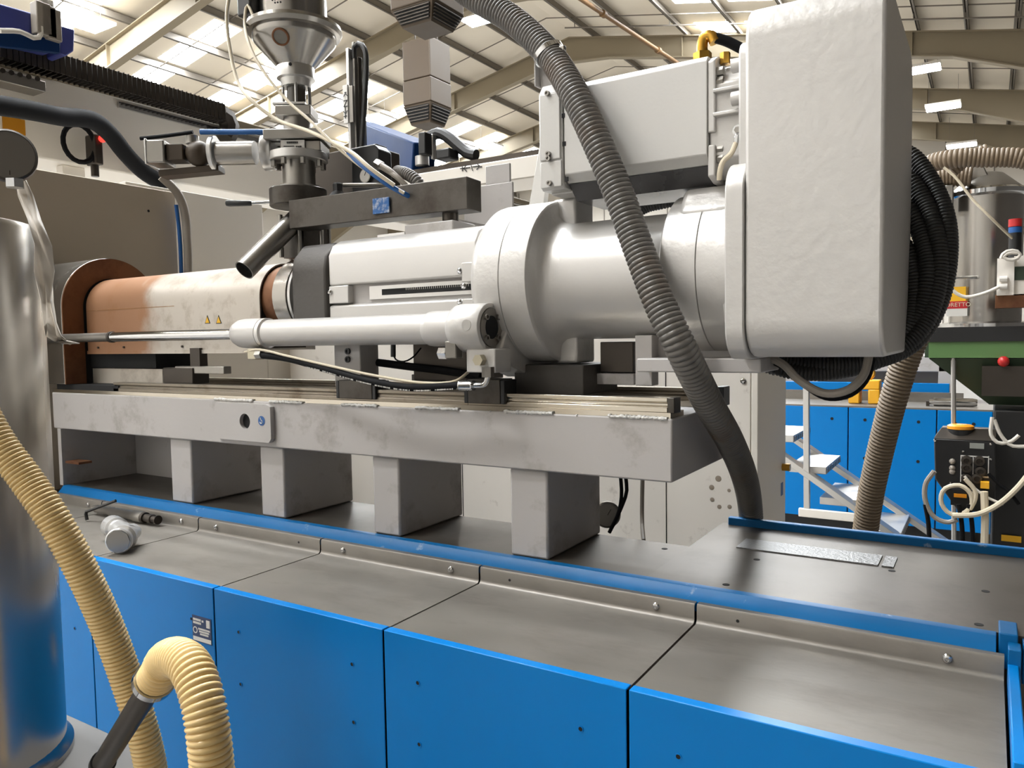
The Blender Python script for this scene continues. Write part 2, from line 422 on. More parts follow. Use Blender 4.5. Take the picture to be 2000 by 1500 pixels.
# unit heaters
def unit_heater(px, ytop, ybot, w_px, dist, label):
    c = CAM + _ray(px, ybot).normalized() * dist; top = CAM + _ray(px, ytop).normalized() * dist
    s = w_px * dist / F / 2 * .72; H = top.z - c.z
    t = thing('unit_heater', label, 'heater', (c.x, c.y, c.z), 'square air heaters hung from the roof')
    ob = []
    ob.append(MB().box(c.x - s, c.x + s, c.y - s, c.y + s, c.z + H * .24, c.z + H * .55).build('lower_case', heater_m, t, bevel=.02, smooth=False))
    ob.append(MB().box(c.x - s * .98, c.x + s * .98, c.y - s * .98, c.y + s * .98, c.z + H * .555, c.z + H * 1.05).build('upper_case', heater_m, t, bevel=.02, smooth=False))
    k = .68
    sq = lambda r, z: [(c.x - r, c.y - r, z), (c.x + r, c.y - r, z), (c.x + r, c.y + r, z), (c.x - r, c.y + r, z)]
    ob.append(MB().hexa(sq(s * k, c.z), sq(s, c.z + H * .235)).build('outlet_cowl', heater_m, t, smooth=False))
    for (dx, dy) in ((0, -1), (1, 0)):
        zz0, zz1 = c.z + H * .03, c.z + H * .21
        def P(u, z):
            f = (z - c.z) / (H * .235); r = s * (k + (1 - k) * f) + .015
            return (c.x + (u * r * .86 if dy else r * dx), c.y + (u * r * .86 if dx else r * dy), z)
        MB().add([P(-1, zz0), P(1, zz0), P(1, zz1), P(-1, zz1)], [(0, 1, 2, 3)]).build('grille_opening', dark_hole, t, smooth=False)
        for q in range(5):
            z = zz0 + (zz1 - zz0) * (q + .5) / 5
            MB().bar(P(-1, z), P(1, z), .03, .015).build('louvre', dark_steel, t, smooth=False)
    for sx in (-1, 1): MB().bar((c.x + sx * s * .8, c.y, c.z + H), (c.x + sx * s * .8, c.y, zr(c.x) + .3), .02, .02, (0, 1, 0)).build('hanger', dark_steel, t, smooth=False)
unit_heater(836, 75, 247, 88, 17.0, 'brown boxed air heater hanging lower, left of the motor')
unit_heater(836, -110, 60, 128, 12.5, 'brown boxed air heater at the picture top beside the grey hose')

# ================================================================== BLUE MACHINE BASE
TZ = 1.015           # tray level
PITCH = 0.533
ZD = 1.073           # deck level
YF = 1.152           # face of the blue panels
base = thing('machine_understructure', 'long blue machine base with steel trays and deck, nearest the camera', 'machine base', (-1.6, 1.6, 0))
MB().box(-4.6, 0.03, 1.19, 2.1, 0.0, 0.99).build('frame', dark_steel, base, smooth=False)
MB().box(-4.6, 0.03, 1.22, 1.3, 0.0, 0.12).build('plinth', black_plastic, base, smooth=False)
edges = [0.032 - PITCH * k for k in range(9)]
for k in range(8):
    xb, xa = edges[k] - .0025, edges[k + 1] + .0025
    m = MB()
    m.prism([(YF, .12), (YF + .003, .12), (YF + .003, TZ - .004), (YF + .022, TZ - .004), (YF + .022, TZ), (YF, TZ)], 'x', xa, xb)
    p = m.build('front_panel', blue_paint, base, bevel=.0018, seg=2)
    for x in (xa + .085, xb - .085):
        for z in (.925, .80, .40):
            MB().cyl((x, YF - .0006, z), (x, YF + .001, z), .0042, n=14).build('screw_hole', dark_hole, p)
            MB().ring((x, YF - .0012, z), (x, YF + .001, z), .0056, .0040, n=16).build('hole_collar', blue_paint, p)
    # steel tray with upstand
    m = MB()
    m.prism([(YF + .024, TZ - .012), (YF + .024, TZ - .002), (1.4935, TZ - .002), (1.4985, TZ + .002), (1.5, TZ + .007), (1.5, TZ + .033), (1.503, TZ + .0375), (1.516, TZ + .038), (1.516, TZ + .0365), (1.5045, TZ + .0355), (1.502, TZ + .032), (1.502, TZ - .012)], 'x', xa, xb)
    t = m.build('tray', steel_plate, base, angle=50)
    for j, x in enumerate((xa + .083, xb - .083)):
        hole = (k, j) in ((0, 0), (1, 0), (3, 1))
        if hole: MB().cyl((x, 1.4994, TZ + .018), (x, 1.501, TZ + .018), .0032, n=12).build('bolt_hole', dark_hole, t)
        else:
            MB().lathe([(0, .0085), (.0012, .0085), (.0038, .0065), (.0046, .0034), (.0034, .0032), (.0032, 1e-5)], (x, 1.5, TZ + .018), (0, -1, 0), 16).build('bolt', polished, t)
# rim, deck
MB().prism([(1.519, 1.03), (1.519, 1.050), (1.5195, 1.0505), (1.5405, 1.0735), (1.545, 1.0745), (1.56, 1.0745), (1.56, 1.03)], 'x', -2.955, .018).build('rim', rim_blue, base, bevel=.001, angle=25)
m = MB(); m.box(-2.98, -.63, 1.56, 1.84, 1.0, ZD); m.build('deck', deck_steel, base, smooth=False)
m = MB(); m.box(-.63, .14, 1.56, 2.125, .9, ZD); dk = m.build('deck_end', deck_steel, base, smooth=False)
for px, py in [(1478, 1093), (1418, 1142), (1742, 1115), (1925, 1155), (1912, 1220), (1298, 1072)]:
    p = at_z(px, py, ZD); MB().cyl((p.x, p.y, ZD - .002), (p.x, p.y, ZD + .0006), .0075, n=16).build('deck_hole', dark_hole, dk)
for a, b in (((1450, 1060), (1715, 1105)), ((1722, 1106), (1745, 1110))):
    p, q = at_z(*a, ZD), at_z(*b, ZD)
    MB().box(p.x, q.x, 1.88, 1.97, ZD, ZD + .003).build('tread_mat', mat('tread_plate', (128, 128, 128), .8, .4, .2, 40, .5, 150) if 'tread_plate' not in MATS else MATS['tread_plate'], dk, smooth=False)
MB().box(-.61, .14, 2.105, 2.125, 1.06, 1.094).build('rear_rim', rim_blue, base, bevel=.003)
p0, p1 = at_y(1969, 1268, 1.492), at_y(1994, 1338, 1.492)
MB().box(p0.x, p1.x, 1.492, 1.53, p1.z, p0.z).build('end_post', rim_blue, base, bevel=.0015)
MB().box(p0.x - .013, p1.x - .004, 1.531, 1.6, 1.02, 1.083).build('end_block', rim_blue, base, bevel=.002)
pe_ = at_y(1988, 1166, 1.80)
MB().box(pe_.x, pe_.x + .02, 1.53, 1.80, 1.0, pe_.z).build('end_plate', rim_blue, base, bevel=.002)
MB().box(.034, .05, YF, 1.53, .12, TZ + .03).build('end_panel', blue_paint, base, bevel=.002)
# left bulkhead at the end of the deck
MB().box(-2.985, -2.962, 1.545, 1.86, ZD, 1.287).build('bulkhead', grey_paint, base, smooth=False)
MB().box(-2.96, -2.42, 1.838, 1.852, ZD, 1.287).build('rear_bulkhead', grey_paint, base, smooth=False)
MB().box(-2.95, -2.86, 1.55, 1.6, 1.158, 1.166).build('bracket_tab', rust_m, base, smooth=False)
# rating label stuck to the third blue panel
c = at_y(395, 1230, YF)
lab = MB().box(c.x - .036, c.x + .036, YF - .0012, YF, c.z - .032, c.z + .032).build('rating_label', label_dark_blue, base, smooth=False)
lab['label'] = 'dark blue rating label with white print'
def print_line(parent, x0, x1, y, z, h):     # worn print that can no longer be read
    x = x0; rnd = random.Random(int(z * 1e5) + int(x0 * 1e4))
    m = MB()
    while x < x1:
        w = min(x1 - x, rnd.uniform(.5, 1.1) * h); m.box(x, x + w * .8, y, y + .0004, z - h / 2, z + h / 2); x += w
    o = m.build('worn_print', label_white, parent, smooth=False); o['kind'] = 'stuff'; return o
print_line(lab, c.x - .032, c.x - .002, YF - .0016, c.z + .0225, .0055); print_line(lab, c.x + .001, c.x + .008, YF - .0016, c.z + .0215, .005)
print_line(lab, c.x - .032, c.x - .002, YF - .0016, c.z + .0145, .0055)
for i in range(3): print_line(lab, c.x - .013 + .003 * i, c.x + .031 - .003 * i, YF - .0016, c.z + .001 - i * .0062, .0045)
MB().lathe([(0, .0085), (.0004, .0085), (.0004, .006), (0, .006)], (c.x - .025, YF - .0013, c.z - .004), (0, -1, 0), 20, closed=True).build('emblem', label_white, lab)
MB().box(c.x + .018, c.x + .031, YF - .0016, YF - .001, c.z + .008, c.z + .027).build('corner_mark', label_white, lab, smooth=False)
MB().box(c.x - .034, c.x + .034, YF - .0016, YF - .001, c.z - .030, c.z - .020).build('label_strip', label_white, lab, smooth=False)

# ================================================================== BED ON COLUMNS
BY0, BY1 = 1.55, 1.922
bed = thing('machine_bed', 'grey box beam bed with slide rails on four square columns', 'machine bed', (-1.8, 1.73, ZD))
MB().box(-3.02, -.568, BY0, BY1, 1.287, 1.424).build('beam', grey_paint, bed, bevel=.004)
MB().box(-3.02, -.572, BY0 + .003, BY0 + .085, 1.424, 1.436).build('rail_seat', rail_steel, bed, smooth=False)
MB().box(-3.02, -.572, BY1 - .088, BY1 - .003, 1.424, 1.436).build('rail_seat', rail_steel, bed, smooth=False)
for xa, xb in ((-2.322, -2.212), (-1.878, -1.775), (-1.425, -1.332), (-.983, -.879)):
    MB().box(xa, xb, 1.563, 1.852, ZD, 1.287).build('leg', grey_paint, bed, bevel=.006)
def rail(y, xa, xb, m, name='rail'):
    w, h, z = .017, .031, 1.436
    MB().prism([(y - w, z), (y + w, z), (y + w, z + .010), (y + w * .72, z + .014), (y + w * .72, z + .019), (y + w, z + .023), (y + w, z + h), (y - w, z + h), (y - w, z + .023), (y - w * .72, z + .019), (y - w * .72, z + .014), (y - w, z + .010)], 'x', xa, xb).build(name, m, bed, bevel=.0008)
rail(1.577, -1.10, -.582, rail_steel); rail(1.577, -2.63, -1.10, dirty_rail)
rail(1.897, -3.0, -.57, dirty_rail)
MB().box(-.582, -.566, 1.56, 1.60, 1.434, 1.468).build('rail_stop', cast_steel, bed, bevel=.002)
MB().box(-.575, -.553, 1.87, 1.924, 1.424, 1.472).build('rail_stop', black_plastic, bed, bevel=.002)
MB().box(-3.0, -2.6, 1.56, 1.9, 1.424, 1.455).build('front_bridge', dark_hole, bed, smooth=False)
# plate with the lifting hole
def plate_hole(x0, x1, z0, z1, y0, y1, cx, cz, r, n=32):
    m = MB(); vs = []; 
    for y in (y0, y1):
        for k in range(n):
            a = 2 * PI * k / n; vs.append((cx + r * math.cos(a), y, cz + r * math.sin(a)))
        for k in range(n):
            a = 2 * PI * k / n; ca, sa = math.cos(a), math.sin(a)
            t = min((x1 - cx) / ca if ca > 1e-9 else 1e9, (x0 - cx) / ca if ca < -1e-9 else 1e9, (z1 - cz) / sa if sa > 1e-9 else 1e9, (z0 - cz) / sa if sa < -1e-9 else 1e9)
            vs.append((cx + t * ca, y, cz + t * sa))
    corners = []
    fs = []
    for k in range(n):
        j = (k + 1) % n
        fs += [(k, j, n + j, n + k), (2 * n + k, 3 * n + k, 3 * n + j, 2 * n + j), (k, 2 * n + k, 2 * n + j, j), (n + k, n + j, 3 * n + j, 3 * n + k)]
    m.add(vs, fs)
    return m
hc = at_y(478, 823, 1.534)
pxr = X(528, 820, 1.534)
lp = plate_hole(hc.x - .14, pxr, 1.303, 1.417, 1.534, BY0 - .0005, hc.x, hc.z, .0235, 48).build('lifting_plate', grey_paint, bed)
MB().cyl((hc.x, BY0 - .0004, hc.z), (hc.x, BY0 - .004, hc.z), .0228, n=32).build('lifting_hole', dark_hole, lp)
sc_ = at_y(511, 822, 1.534)
st = MB().cyl((sc_.x, 1.534, sc_.z), (sc_.x, 1.5332, sc_.z), .0145, n=32).build('hook_sticker', label_blue, lp)
MB().tube([(sc_.x - .004, 1.5328, sc_.z + .010), (sc_.x - .001, 1.5328, sc_.z + .003), (sc_.x + .004, 1.5328, sc_.z - .001), (sc_.x + .002, 1.5328, sc_.z - .007), (sc_.x - .004, 1.5328, sc_.z - .007), (sc_.x - .006, 1.5328, sc_.z - .003)], .0016, 8, .002).build('hook_symbol', label_white, bed)
for xa, xb in ((527, 592), (668, 737), (812, 896), (985, 1080), (1188, 1303), (420, 495)):
    a, b = X(xa, 800, BY0), X(xb, 810, BY0); L = b - a
    pts = [(a + L * k / 40, BY0 - .0005, 1.4245 + random.uniform(-.0012, .0012)) for k in range(41)]
    MB().tube(pts, .0042, 8, straight=True, radii=lambda i: .0042 + random.uniform(-.0012, .0008)).build('weld_bead', weld, bed)
for px in (548, 700, 957, 1126):
    x = X(px, 803, BY0); MB().ball((x, BY0, 1.4235), .0022, 8).build('weld_spot', weld, bed)

# ================================================================== INJECTION UNIT
AY, AZ = 1.735, 1.738
inj = thing('injection_unit', 'silver painted injection unit with round drive flange, cylinder and tall gear housing', 'injection unit', (-.8, AY, 1.47))
def lx(prof, n=72): return MB().lathe([(x, r) for x, r in prof], (0, AY, AZ), (1, 0, 0), n)
lx([(-1.082, .172), (-1.074, .190), (-1.062, .199), (-1.050, .201), (-.9905, .201), (-.9895, .1995)]).build('drive_flange', silver, inj, angle=30)
lx([(-.9875, .1985), (-.9865, .202), (-.922, .202), (-.916, .2005), (-.913, .1965), (-.912, .190), (-.910, .166), (-.904, .155), (-.893, .1475), (-.878, .1442), (-.858, .1435)]).build('drive_flange_cap', silver, inj, angle=32)
lx([(-.862, .1435), (-.598, .1435)]).build('drive_cylinder', silver_smooth, inj, angle=30)
lx([(-.602, .170), (-.597, .1765), (-.5215, .1775), (-.5205, .1755)]).build('collar', silver, inj, angle=30)
lx([(-.5195, .1755), (-.5185, .1775), (-.478, .1775), (-.466, .180), (-.45, .181)]).build('collar_ring', silver, inj, angle=30)
# pads above and below the flange
for s in (1, -1):
    za, zb = sorted((AZ + s * .11, AZ + s * .203))
    MB().box(-.93, -.866, 1.70, 1.80, za, zb).build('flange_pad', silver, inj, bevel=.007, seg=3)
# gear housing: deep rounded box
GY0, GY1 = 1.47, 1.985
gx0, gx1 = -.395, -.158
MB().prism(rrect(GY0, GY1, 1.555, 2.215, .07, 8), 'x', gx0, gx1).build('gear_housing', silver, inj, bevel=.007, seg=3, angle=50)
MB().prism(rrect(GY0 - .004, GY1 + .004, 1.551, 1.93, .065, 8), 'x', -.432, gx0 - .0006).build('housing_plate', silver, inj, bevel=.003, seg=2, angle=50)
MB().prism(rrect(1.56, 1.91, 1.90, 2.18, .03, 4), 'x', -.432, gx0 - .0008).build('motor_plate', silver, inj, bevel=.004, angle=50)
m = MB(); m.prism([(1.60, 1.60), (1.87, 1.60), (1.90, 1.66), (1.90, 1.80), (1.57, 1.80), (1.57, 1.66)], 'x', -.47, -.43); m.build('neck', silver, inj, bevel=.01, seg=3)
# upper saddle on the collar
MB().prism([(1.60, 1.855), (1.87, 1.855), (1.83, 1.918), (1.645, 1.918)], 'x', -.575, -.433).build('saddle', silver, inj, bevel=.014, seg=3)
# carriage under the gear housing
def ybox(name, px0, py0, px1, py1, y0, y1, m_, bv=.002):
    a, b = at_y(px0, py0, y0), at_y(px1, py1, y0)
    return MB().box(min(a.x, b.x), max(a.x, b.x), y0, y1, min(a.z, b.z), max(a.z, b.z)).build(name, m_, inj, bevel=bv)
ybox('carriage_bar', 1243, 700, 1486, 729, 1.60, 1.88, grey_paint, .003)
ybox('carriage_upright', 1240, 655, 1274, 754, 1.66, 1.70, grey_paint)
ybox('carriage_web', 1282, 655, 1440, 702, 1.70, 1.72, grey_paint)
ybox('carriage_box', 1172, 668, 1237, 728, 1.745, 1.86, dark_steel)
ybox('carriage_plate', 1140, 729, 1238, 752, 1.735, 1.87, grey_paint)
ybox('thrust_block', 806, 668, 913, 745, 1.68, 1.86, dark_steel, .003)
ybox('bearing_bridge', 1004, 712, 1140, 772, 1.66, 1.86, black_cap_m, .003)
# barrel housing block
bx0, bx1 = -1.59, -1.082
def block(poly, a, b): return MB().prism(poly, 'x', a, b)
oct_ = lambda w, zl, zh, c: [(AY - w, zl), (AY - w, zh - c), (AY - w + c * .35, zh - c * .35), (AY - w + c, zh), (AY + w - c, zh), (AY + w - c * .35, zh - c * .35), (AY + w, zh - c), (AY + w, zl)]
block(oct_(.150, 1.755, 1.884, .045), bx0, bx1).build('housing_top', silver_smooth, inj, bevel=.006, seg=3)
MB().box(bx0 + .03, bx1, AY - .132, AY + .132, 1.70, 1.756).build('slot_body', grey_paint, inj, smooth=False)
block([(AY - .150, 1.60), (AY - .150, 1.698), (AY - .135, 1.704), (AY + .135, 1.704), (AY + .150, 1.698), (AY + .150, 1.60)], bx0, bx1).build('housing_bottom', silver_smooth, inj, bevel=.004)
MB().box(bx0, bx0 + .075, AY - .151, AY - .10, 1.7045, 1.7545).build('slot_end', silver_smooth, inj, bevel=.003)
MB().box(bx0 + .14, bx1 - .02, AY - .137, AY - .12, 1.712, 1.748).build('scale_plate', aluminium, inj, smooth=False)
MB().box(bx0 + .185, bx1 - .02, AY - .1375, AY - .13, 1.722, 1.738).build('scale_slot', dark_hole, inj, smooth=False)
for k in range(34):
    x = bx0 + .27 + k * .0065
    if x < bx1 - .03: MB().box(x, x + .0012, AY - .1381, AY - .137, 1.732, 1.738).build('scale_mark', label_white, inj, smooth=False)
for za, zb in ((1.742, 1.79), (1.675, 1.70)):
    MB().box(bx1 - .045, bx1 - .012, AY - .154, AY - .145, za, zb).build('cover_tab', silver_smooth, inj, bevel=.002)
for px, py in ((897, 529), (897, 590), (905, 559), (644, 571)):
    p = at_y(px, py, AY - .154); MB().lathe([(0, .0075), (.003, .0072), (.006, .004), (.0055, .003), (.0045, 1e-5)], (p.x, p.y + .002, p.z), (0, -1, 0), 18).build('screw', polished, inj)
# charcoal throat casting
block([(AY - .158, 1.60), (AY - .158, 1.80), (AY - .15, 1.84), (AY - .11, 1.882), (AY + .11, 1.882), (AY + .15, 1.84), (AY + .158, 1.80), (AY + .158, 1.60)], -1.735, bx0 - .001).build('throat_casting', black_cap_m, inj, bevel=.012, seg=3)
# barrel rings between casting and cover
lx([(-1.93, .06), (-1.93, .104), (-1.84, .104), (-1.83, .098)]).build('barrel', rust_m, inj)
MB().ring((-1.858, AY, AZ), (-1.80, AY, AZ), .122, .10).build('barrel_ring', brushed, inj)
lx([(-1.80, .1), (-1.79, .118), (-1.785, .128), (-1.775, .128), (-1.77, .1), (-1.735, .1)]).build('clamp_ring', aluminium, inj)
# legs of the unit down to the slide rails
pa, pb = at_y(652, 675, 1.60), at_y(705, 750, 1.60)
MB().box(pa.x, pb.x, 1.60, at_x(740, 710, pb.x).y, 1.468, 1.62).build('support_leg', grey_paint, inj, bevel=.003)
for py in (686, 702):
    p = at_y(680, py, 1.6); MB().lathe([(0, .009), (.006, .009), (.006, .005), (.003, .005), (.003, 1e-5)], (p.x, 1.601, p.z), (0, -1, 0), 16).build('cap_screw', black_plastic, inj)
for pa_, pb_ in (((655, 742), (733, 781)), ((905, 740), (985, 790))):
    a, b = at_y(*pa_, 1.552), at_y(*pb_, 1.552)
    rb = MB().box(a.x + .012, b.x - .012, 1.552, 1.612, 1.441, a.z).build('slide_block', cast_steel, inj, bevel=.002)
    for x0_, x1_ in ((a.x, a.x + .0115), (b.x - .0115, b.x)): MB().box(x0_, x1_, 1.553, 1.611, 1.441, a.z - .002).build('end_seal', black_plastic, rb, bevel=.002)
    rb = MB().box(a.x + .012, b.x - .012, 1.868, 1.928, 1.441, a.z).build('slide_block', cast_steel, inj, bevel=.002)
a, b = at_y(1040, 735, 1.7), at_y(1105, 770, 1.7)
MB().box(a.x, b.x, 1.70, 1.78, 1.46, 1.51).build('drive_nut', black_cap_m, inj, bevel=.003)
MB().prism([(1.548, 1.575), (1.60, 1.53), (1.70, 1.50), (1.86, 1.50), (1.9, 1.6), (1.6, 1.66)], 'x', -1.075, -.992).build('flange_web', silver, inj, bevel=.004)

# ================================================================== DRIVE MOTOR ON TOP
mot = thing('drive_motor', 'pale grey boxy electric motor mounted above the drive cylinder', 'motor', (-.68, AY, 1.92))
mpoly = [(1.600, 1.976), (1.600, 2.166), (1.612, 2.179), (1.858, 2.179), (1.87, 2.166), (1.87, 1.976), (1.855, 1.957), (1.617, 1.957)]
MB().prism([(1.618, 1.9565), (1.854, 1.9565), (1.81, 1.922), (1.66, 1.922)], 'x', -.842, -.509).build('motor_underside', mat('painted_dark_reflection', (66, 65, 66), 0.2, 0.25, 0.1, 6), mot, bevel=.002)  # dark reflection under the motor, put into the colour of this part
MB().prism(mpoly, 'x', -.843, -.508).build('motor_body', motor_paint, mot, bevel=.002)
eb = MB().prism([(1.598, 1.955), (1.598, 2.166), (1.615, 2.19), (1.855, 2.19), (1.872, 2.166), (1.872, 1.955), (1.86, 1.945), (1.61, 1.945)], 'x', -.908, -.846).build('end_box', motor_paint, mot, bevel=.003)
ep = MB().box(-.904, -.850, 1.5935, 1.5985, 2.012, 2.164).build('terminal_cover', motor_paint, mot, bevel=.004)
ep2 = MB().box(-.904, -.848, 1.5945, 1.5985, 1.949, 2.009).build('lower_cover', motor_paint, mot, bevel=.003)
for px, py, pr in ((1070, 183, ep), (1072, 301, ep), (1072, 310, ep2), (1074, 358, ep2)):
    p = at_y(px, py, 1.593); MB().lathe([(0, .006), (.009, .006), (.009, .0034), (.005, .0034), (.005, 1e-5)], (p.x, 1.5945, p.z), (0, -1, 0), 14).build('cap_screw', gun_steel, pr)
for px, py in ((1100, 226), (1102, 281), (1107, 350)):
    p = at_y(px, py, 1.6); MB().box(p.x - .004, p.x + .004, 1.5985, 1.601, p.z - .005, p.z + .005).build('clip_notch', dark_hole, mot, smooth=False)
MB().box(-.90, -.80, 1.64, 1.83, 1.940, 1.946).build('foot_plate', motor_paint, mot, bevel=.002)
# end bell with ribs and bolts towards the gear housing
MB().prism([(1.612, 1.965), (1.612, 2.12), (1.65, 2.162), (1.82, 2.162), (1.858, 2.12), (1.858, 1.965), (1.81, 1.93), (1.66, 1.93)], 'x', -.507, -.434).build('end_bell', silver, mot, bevel=.004)
MB().prism([(1.603, 2.02), (1.603, 2.165), (1.63, 2.18), (1.69, 2.18), (1.69, 2.02)], 'x', -.5075, -.492).build('end_flange', silver, mot, bevel=.003)
MB().prism([(1.603, 1.93), (1.603, 1.995), (1.69, 1.995), (1.69, 1.92), (1.64, 1.92)], 'x', -.5075, -.492).build('end_flange', silver, mot, bevel=.003)
for z in (2.098, 2.050): MB().box(-.495, -.434, 1.597, 1.62, z, z + .008).build('bell_rib', silver, mot, bevel=.002)
for z in (2.145, 2.125, 1.985, 1.967):
    MB().hexnut((-.492, 1.618, z), (-.478, 1.618, z), .0095).build('bolt', gun_steel, mot)
for z in (2.14, 2.075): MB().cyl((-.452, 1.588, z), (-.432, 1.588, z), .014, n=16).build('flange_bolt', silver, mot)
# cable gland in brass, cable to the housing
p = at_y(1372, 88, 1.66)
MB().hexnut((p.x, 1.66, 2.178), (p.x, 1.66, 2.205), .020).build('gland_nut', brass, mot)
MB().tube([(p.x, 1.66, 2.20), (p.x, 1.66, 2.225), (p.x + .006, 1.66, 2.238), (p.x + .02, 1.66, 2.236), (p.x + .027, 1.66, 2.222)], .012, 12, .004).build('gland_elbow', brass, mot)
MB().tube([(p.x + .02, 1.66, 2.235), (p.x + .05, 1.67, 2.222), (p.x + .085, 1.68, 2.20), (p.x + .11, 1.69, 2.19)], .011, 12, .006).build('motor_cable', cable_black, mot)
MB().cyl((p.x + .055, 1.64, 2.165), (p.x + .055, 1.64, 2.188), .011, n=6).build('gland_nut', brass, mot)
MB().box(p.x - .03, p.x + .03, 1.64, 1.70, 2.177, 2.184).build('gland_plate', motor_paint, mot, bevel=.002)
# bracket standing behind the end box and the motor support below
bk_ = [at_y(px, py, 1.66) for px, py in ((1056, 172), (1051, 128), (1055, 119), (1064, 118), (1076, 128), (1082, 150), (1083, 172))]
MB().prism([(q.x, q.z) for q in bk_], 'y', 1.66, 1.668).build('lifting_bracket', grey_paint, mot, bevel=.002)
MB().prism([(bk_[1].x, bk_[0].z), (bk_[1].x, bk_[1].z), (bk_[1].x + .004, bk_[1].z), (bk_[1].x + .004, bk_[0].z)], 'y', 1.64, 1.668).build('bracket_flange', grey_paint, mot, bevel=.001)
a, b = at_y(1058, 260, 1.72), at_y(1032, 405, 1.72)
MB().hexa([(b.x, 1.72, b.z), (b.x + .045, 1.72, b.z), (b.x + .045, 1.74, b.z), (b.x, 1.74, b.z)], [(a.x, 1.72, a.z), (a.x + .03, 1.72, a.z), (a.x + .03, 1.74, a.z), (a.x, 1.74, a.z)]).build('motor_support', motor_paint, mot, bevel=.002)
# braided earth strap
es = thing('earth_strap', 'short braided earth strap between motor end and collar', 'cable', at_y(1405, 350, 1.59))
pp = at_y(1441, 254, 1.585)
MB().cyl((pp.x, 1.585, pp.z), (pp.x, 1.596, pp.z), .011, n=20).build('cable_lug', polished, es)
MB().hexnut((pp.x, 1.580, pp.z), (pp.x, 1.586, pp.z), .0065).build('lug_bolt', gun_steel, es)
MB().bar(at_y(1440, 262, 1.588), at_y(1437, 282, 1.588), .009, .009, (0, 1, 0)).build('crimp', polished, es, bevel=.002)
MB().tube(path((1437, 280, 1.588), (1428, 300, 1.578), (1412, 316, 1.57), (1406, 336, 1.57), (1405, 352, 1.575)), .0055, 10, .006).build('braid', tube_cream, es)

# ================================================================== HYDRAULIC CYLINDER
HY, HZ = 1.53, 1.6262
hyd = thing('hydraulic_cylinder', 'silver hydraulic cylinder with chrome rod lying along the front of the unit', 'cylinder', (-1.5, HY, HZ - .06))
def hx_(px): return X(px, 645, HY - .01)
def lh(prof, n=40): return MB().lathe(prof, (0, HY, HZ), (1, 0, 0), n)
xr0, xr1, xh0, xh1, xb1, xs1, xf = hx_(60), hx_(212), hx_(455), hx_(512), hx_(835), hx_(888), -1.008
lh([(xr1 + .004, .0168), (xh0 + .02, .0168)]).build('chrome_rod', polished, hyd)
lh([(xr0, .0155), (xr1 - .006, .0155), (xr1 - .006, .0155)]).build('rod_end', gun_steel, hyd)
lh([(xr1 - .008, .016), (xr1 - .004, .0195), (xr1 + .008, .0195), (xr1 + .01, .0168)]).build('lock_nut', cast_steel, hyd)
lh([(xh0, .018), (xh0 + .002, .024), (xh0 + .012, .0345), (xh0 + .03, .0415), (xh0 + .05, .0435), (xh1, .0435)]).build('cylinder_head', silver_smooth, hyd, angle=50)
lh([(xh1 + .001, .0405), (xh1 + .002, .0435), (xh1 + .016, .0435), (xh1 + .022, .0385)]).build('gland_ring', aluminium, hyd)
lh([(xh1 + .014, .0385), (xb1, .0385)]).build('cylinder_tube', silver_smooth, hyd)
lh([(xb1 - .002, .038), (xb1 + .004, .0425), (xb1 + .015, .044), (xs1, .044)]).build('end_sleeve', silver_smooth, hyd, angle=50)
lh([(xs1 - .004, .044), (xs1 + .003, .052), (xs1 + .012, .0575), (xs1 + .02, .0585), (xf - .002, .0585), (xf, .0565)]).build('end_boss', silver, hyd, angle=50)
MB().cyl((xf - .001, HY, HZ), (xf + .0012, HY, HZ), .047, n=36).build('boss_face', black_cap_m, hyd)
MB().ring((xf, HY, HZ), (xf + .003, HY, HZ), .046, .028, n=36).build('face_ring', gun_steel, hyd)
MB().cyl((xf + .0012, HY, HZ), (xf + .002, HY, HZ), .027, n=32).build('bore', dark_hole, hyd)
for k in range(4):
    a_ = PI / 4 + k * PI / 2
    y, z = HY + .035 * math.cos(a_), HZ + .035 * math.sin(a_)
    MB().lathe([(0, .0075), (.006, .0075), (.006, .0042), (.002, .0042), (.002, 1e-5)], (xf + .002, y, z), (1, 0, 0), 16).build('socket_screw', gun_steel, hyd)
MB().cyl((xf - .03, HY - .0575, HZ + .006), (xf - .03, HY - .0595, HZ + .006), .013, n=24).build('boss_plug', aluminium, hyd)
p = at_y(456, 651, 1.5); MB().ball((p.x + .003, HY - .024, HZ), .005, 10).build('head_screw', gun_steel, hyd)
# port block and elbow under the boss
a, b = at_y(915, 690, 1.51), at_y(972, 728, 1.51)
MB().box(a.x, b.x, 1.50, 1.57, b.z, HZ - .05).build('port_block', silver, hyd, bevel=.003)
pc = at_y(941, 703, 1.50); MB().hexnut((pc.x, 1.50, pc.z), (pc.x, 1.482, pc.z), .014).build('port_plug', mat('pale_zinc', (190, 182, 160), .7, .4), hyd)
pn = at_y(953, 725, 1.49)
MB().hexnut((pn.x, 1.49, pn.z - .014), (pn.x, 1.49, pn.z + .010), .0145).build('elbow_nut', gun_steel, hyd)
pe, pf = at_y(951, 742, 1.49), at_y(924, 753, 1.49)
MB().tube([(pn.x, 1.49, pn.z - .012), (pe.x + .002, 1.49, pe.z + .005), (pe.x - .006, 1.49, pf.z + .004), pf], .0068, 12, .003).build('elbow_pipe', polished, hyd)
a, b = at_y(925, 753, 1.49), at_y(899, 753, 1.49)
MB().lathe([((b - a).length * k / 10, .0125 if k % 2 == 0 else .0115) for k in range(11)], a, b - a, 20).build('crimp_sleeve', polished, hyd)
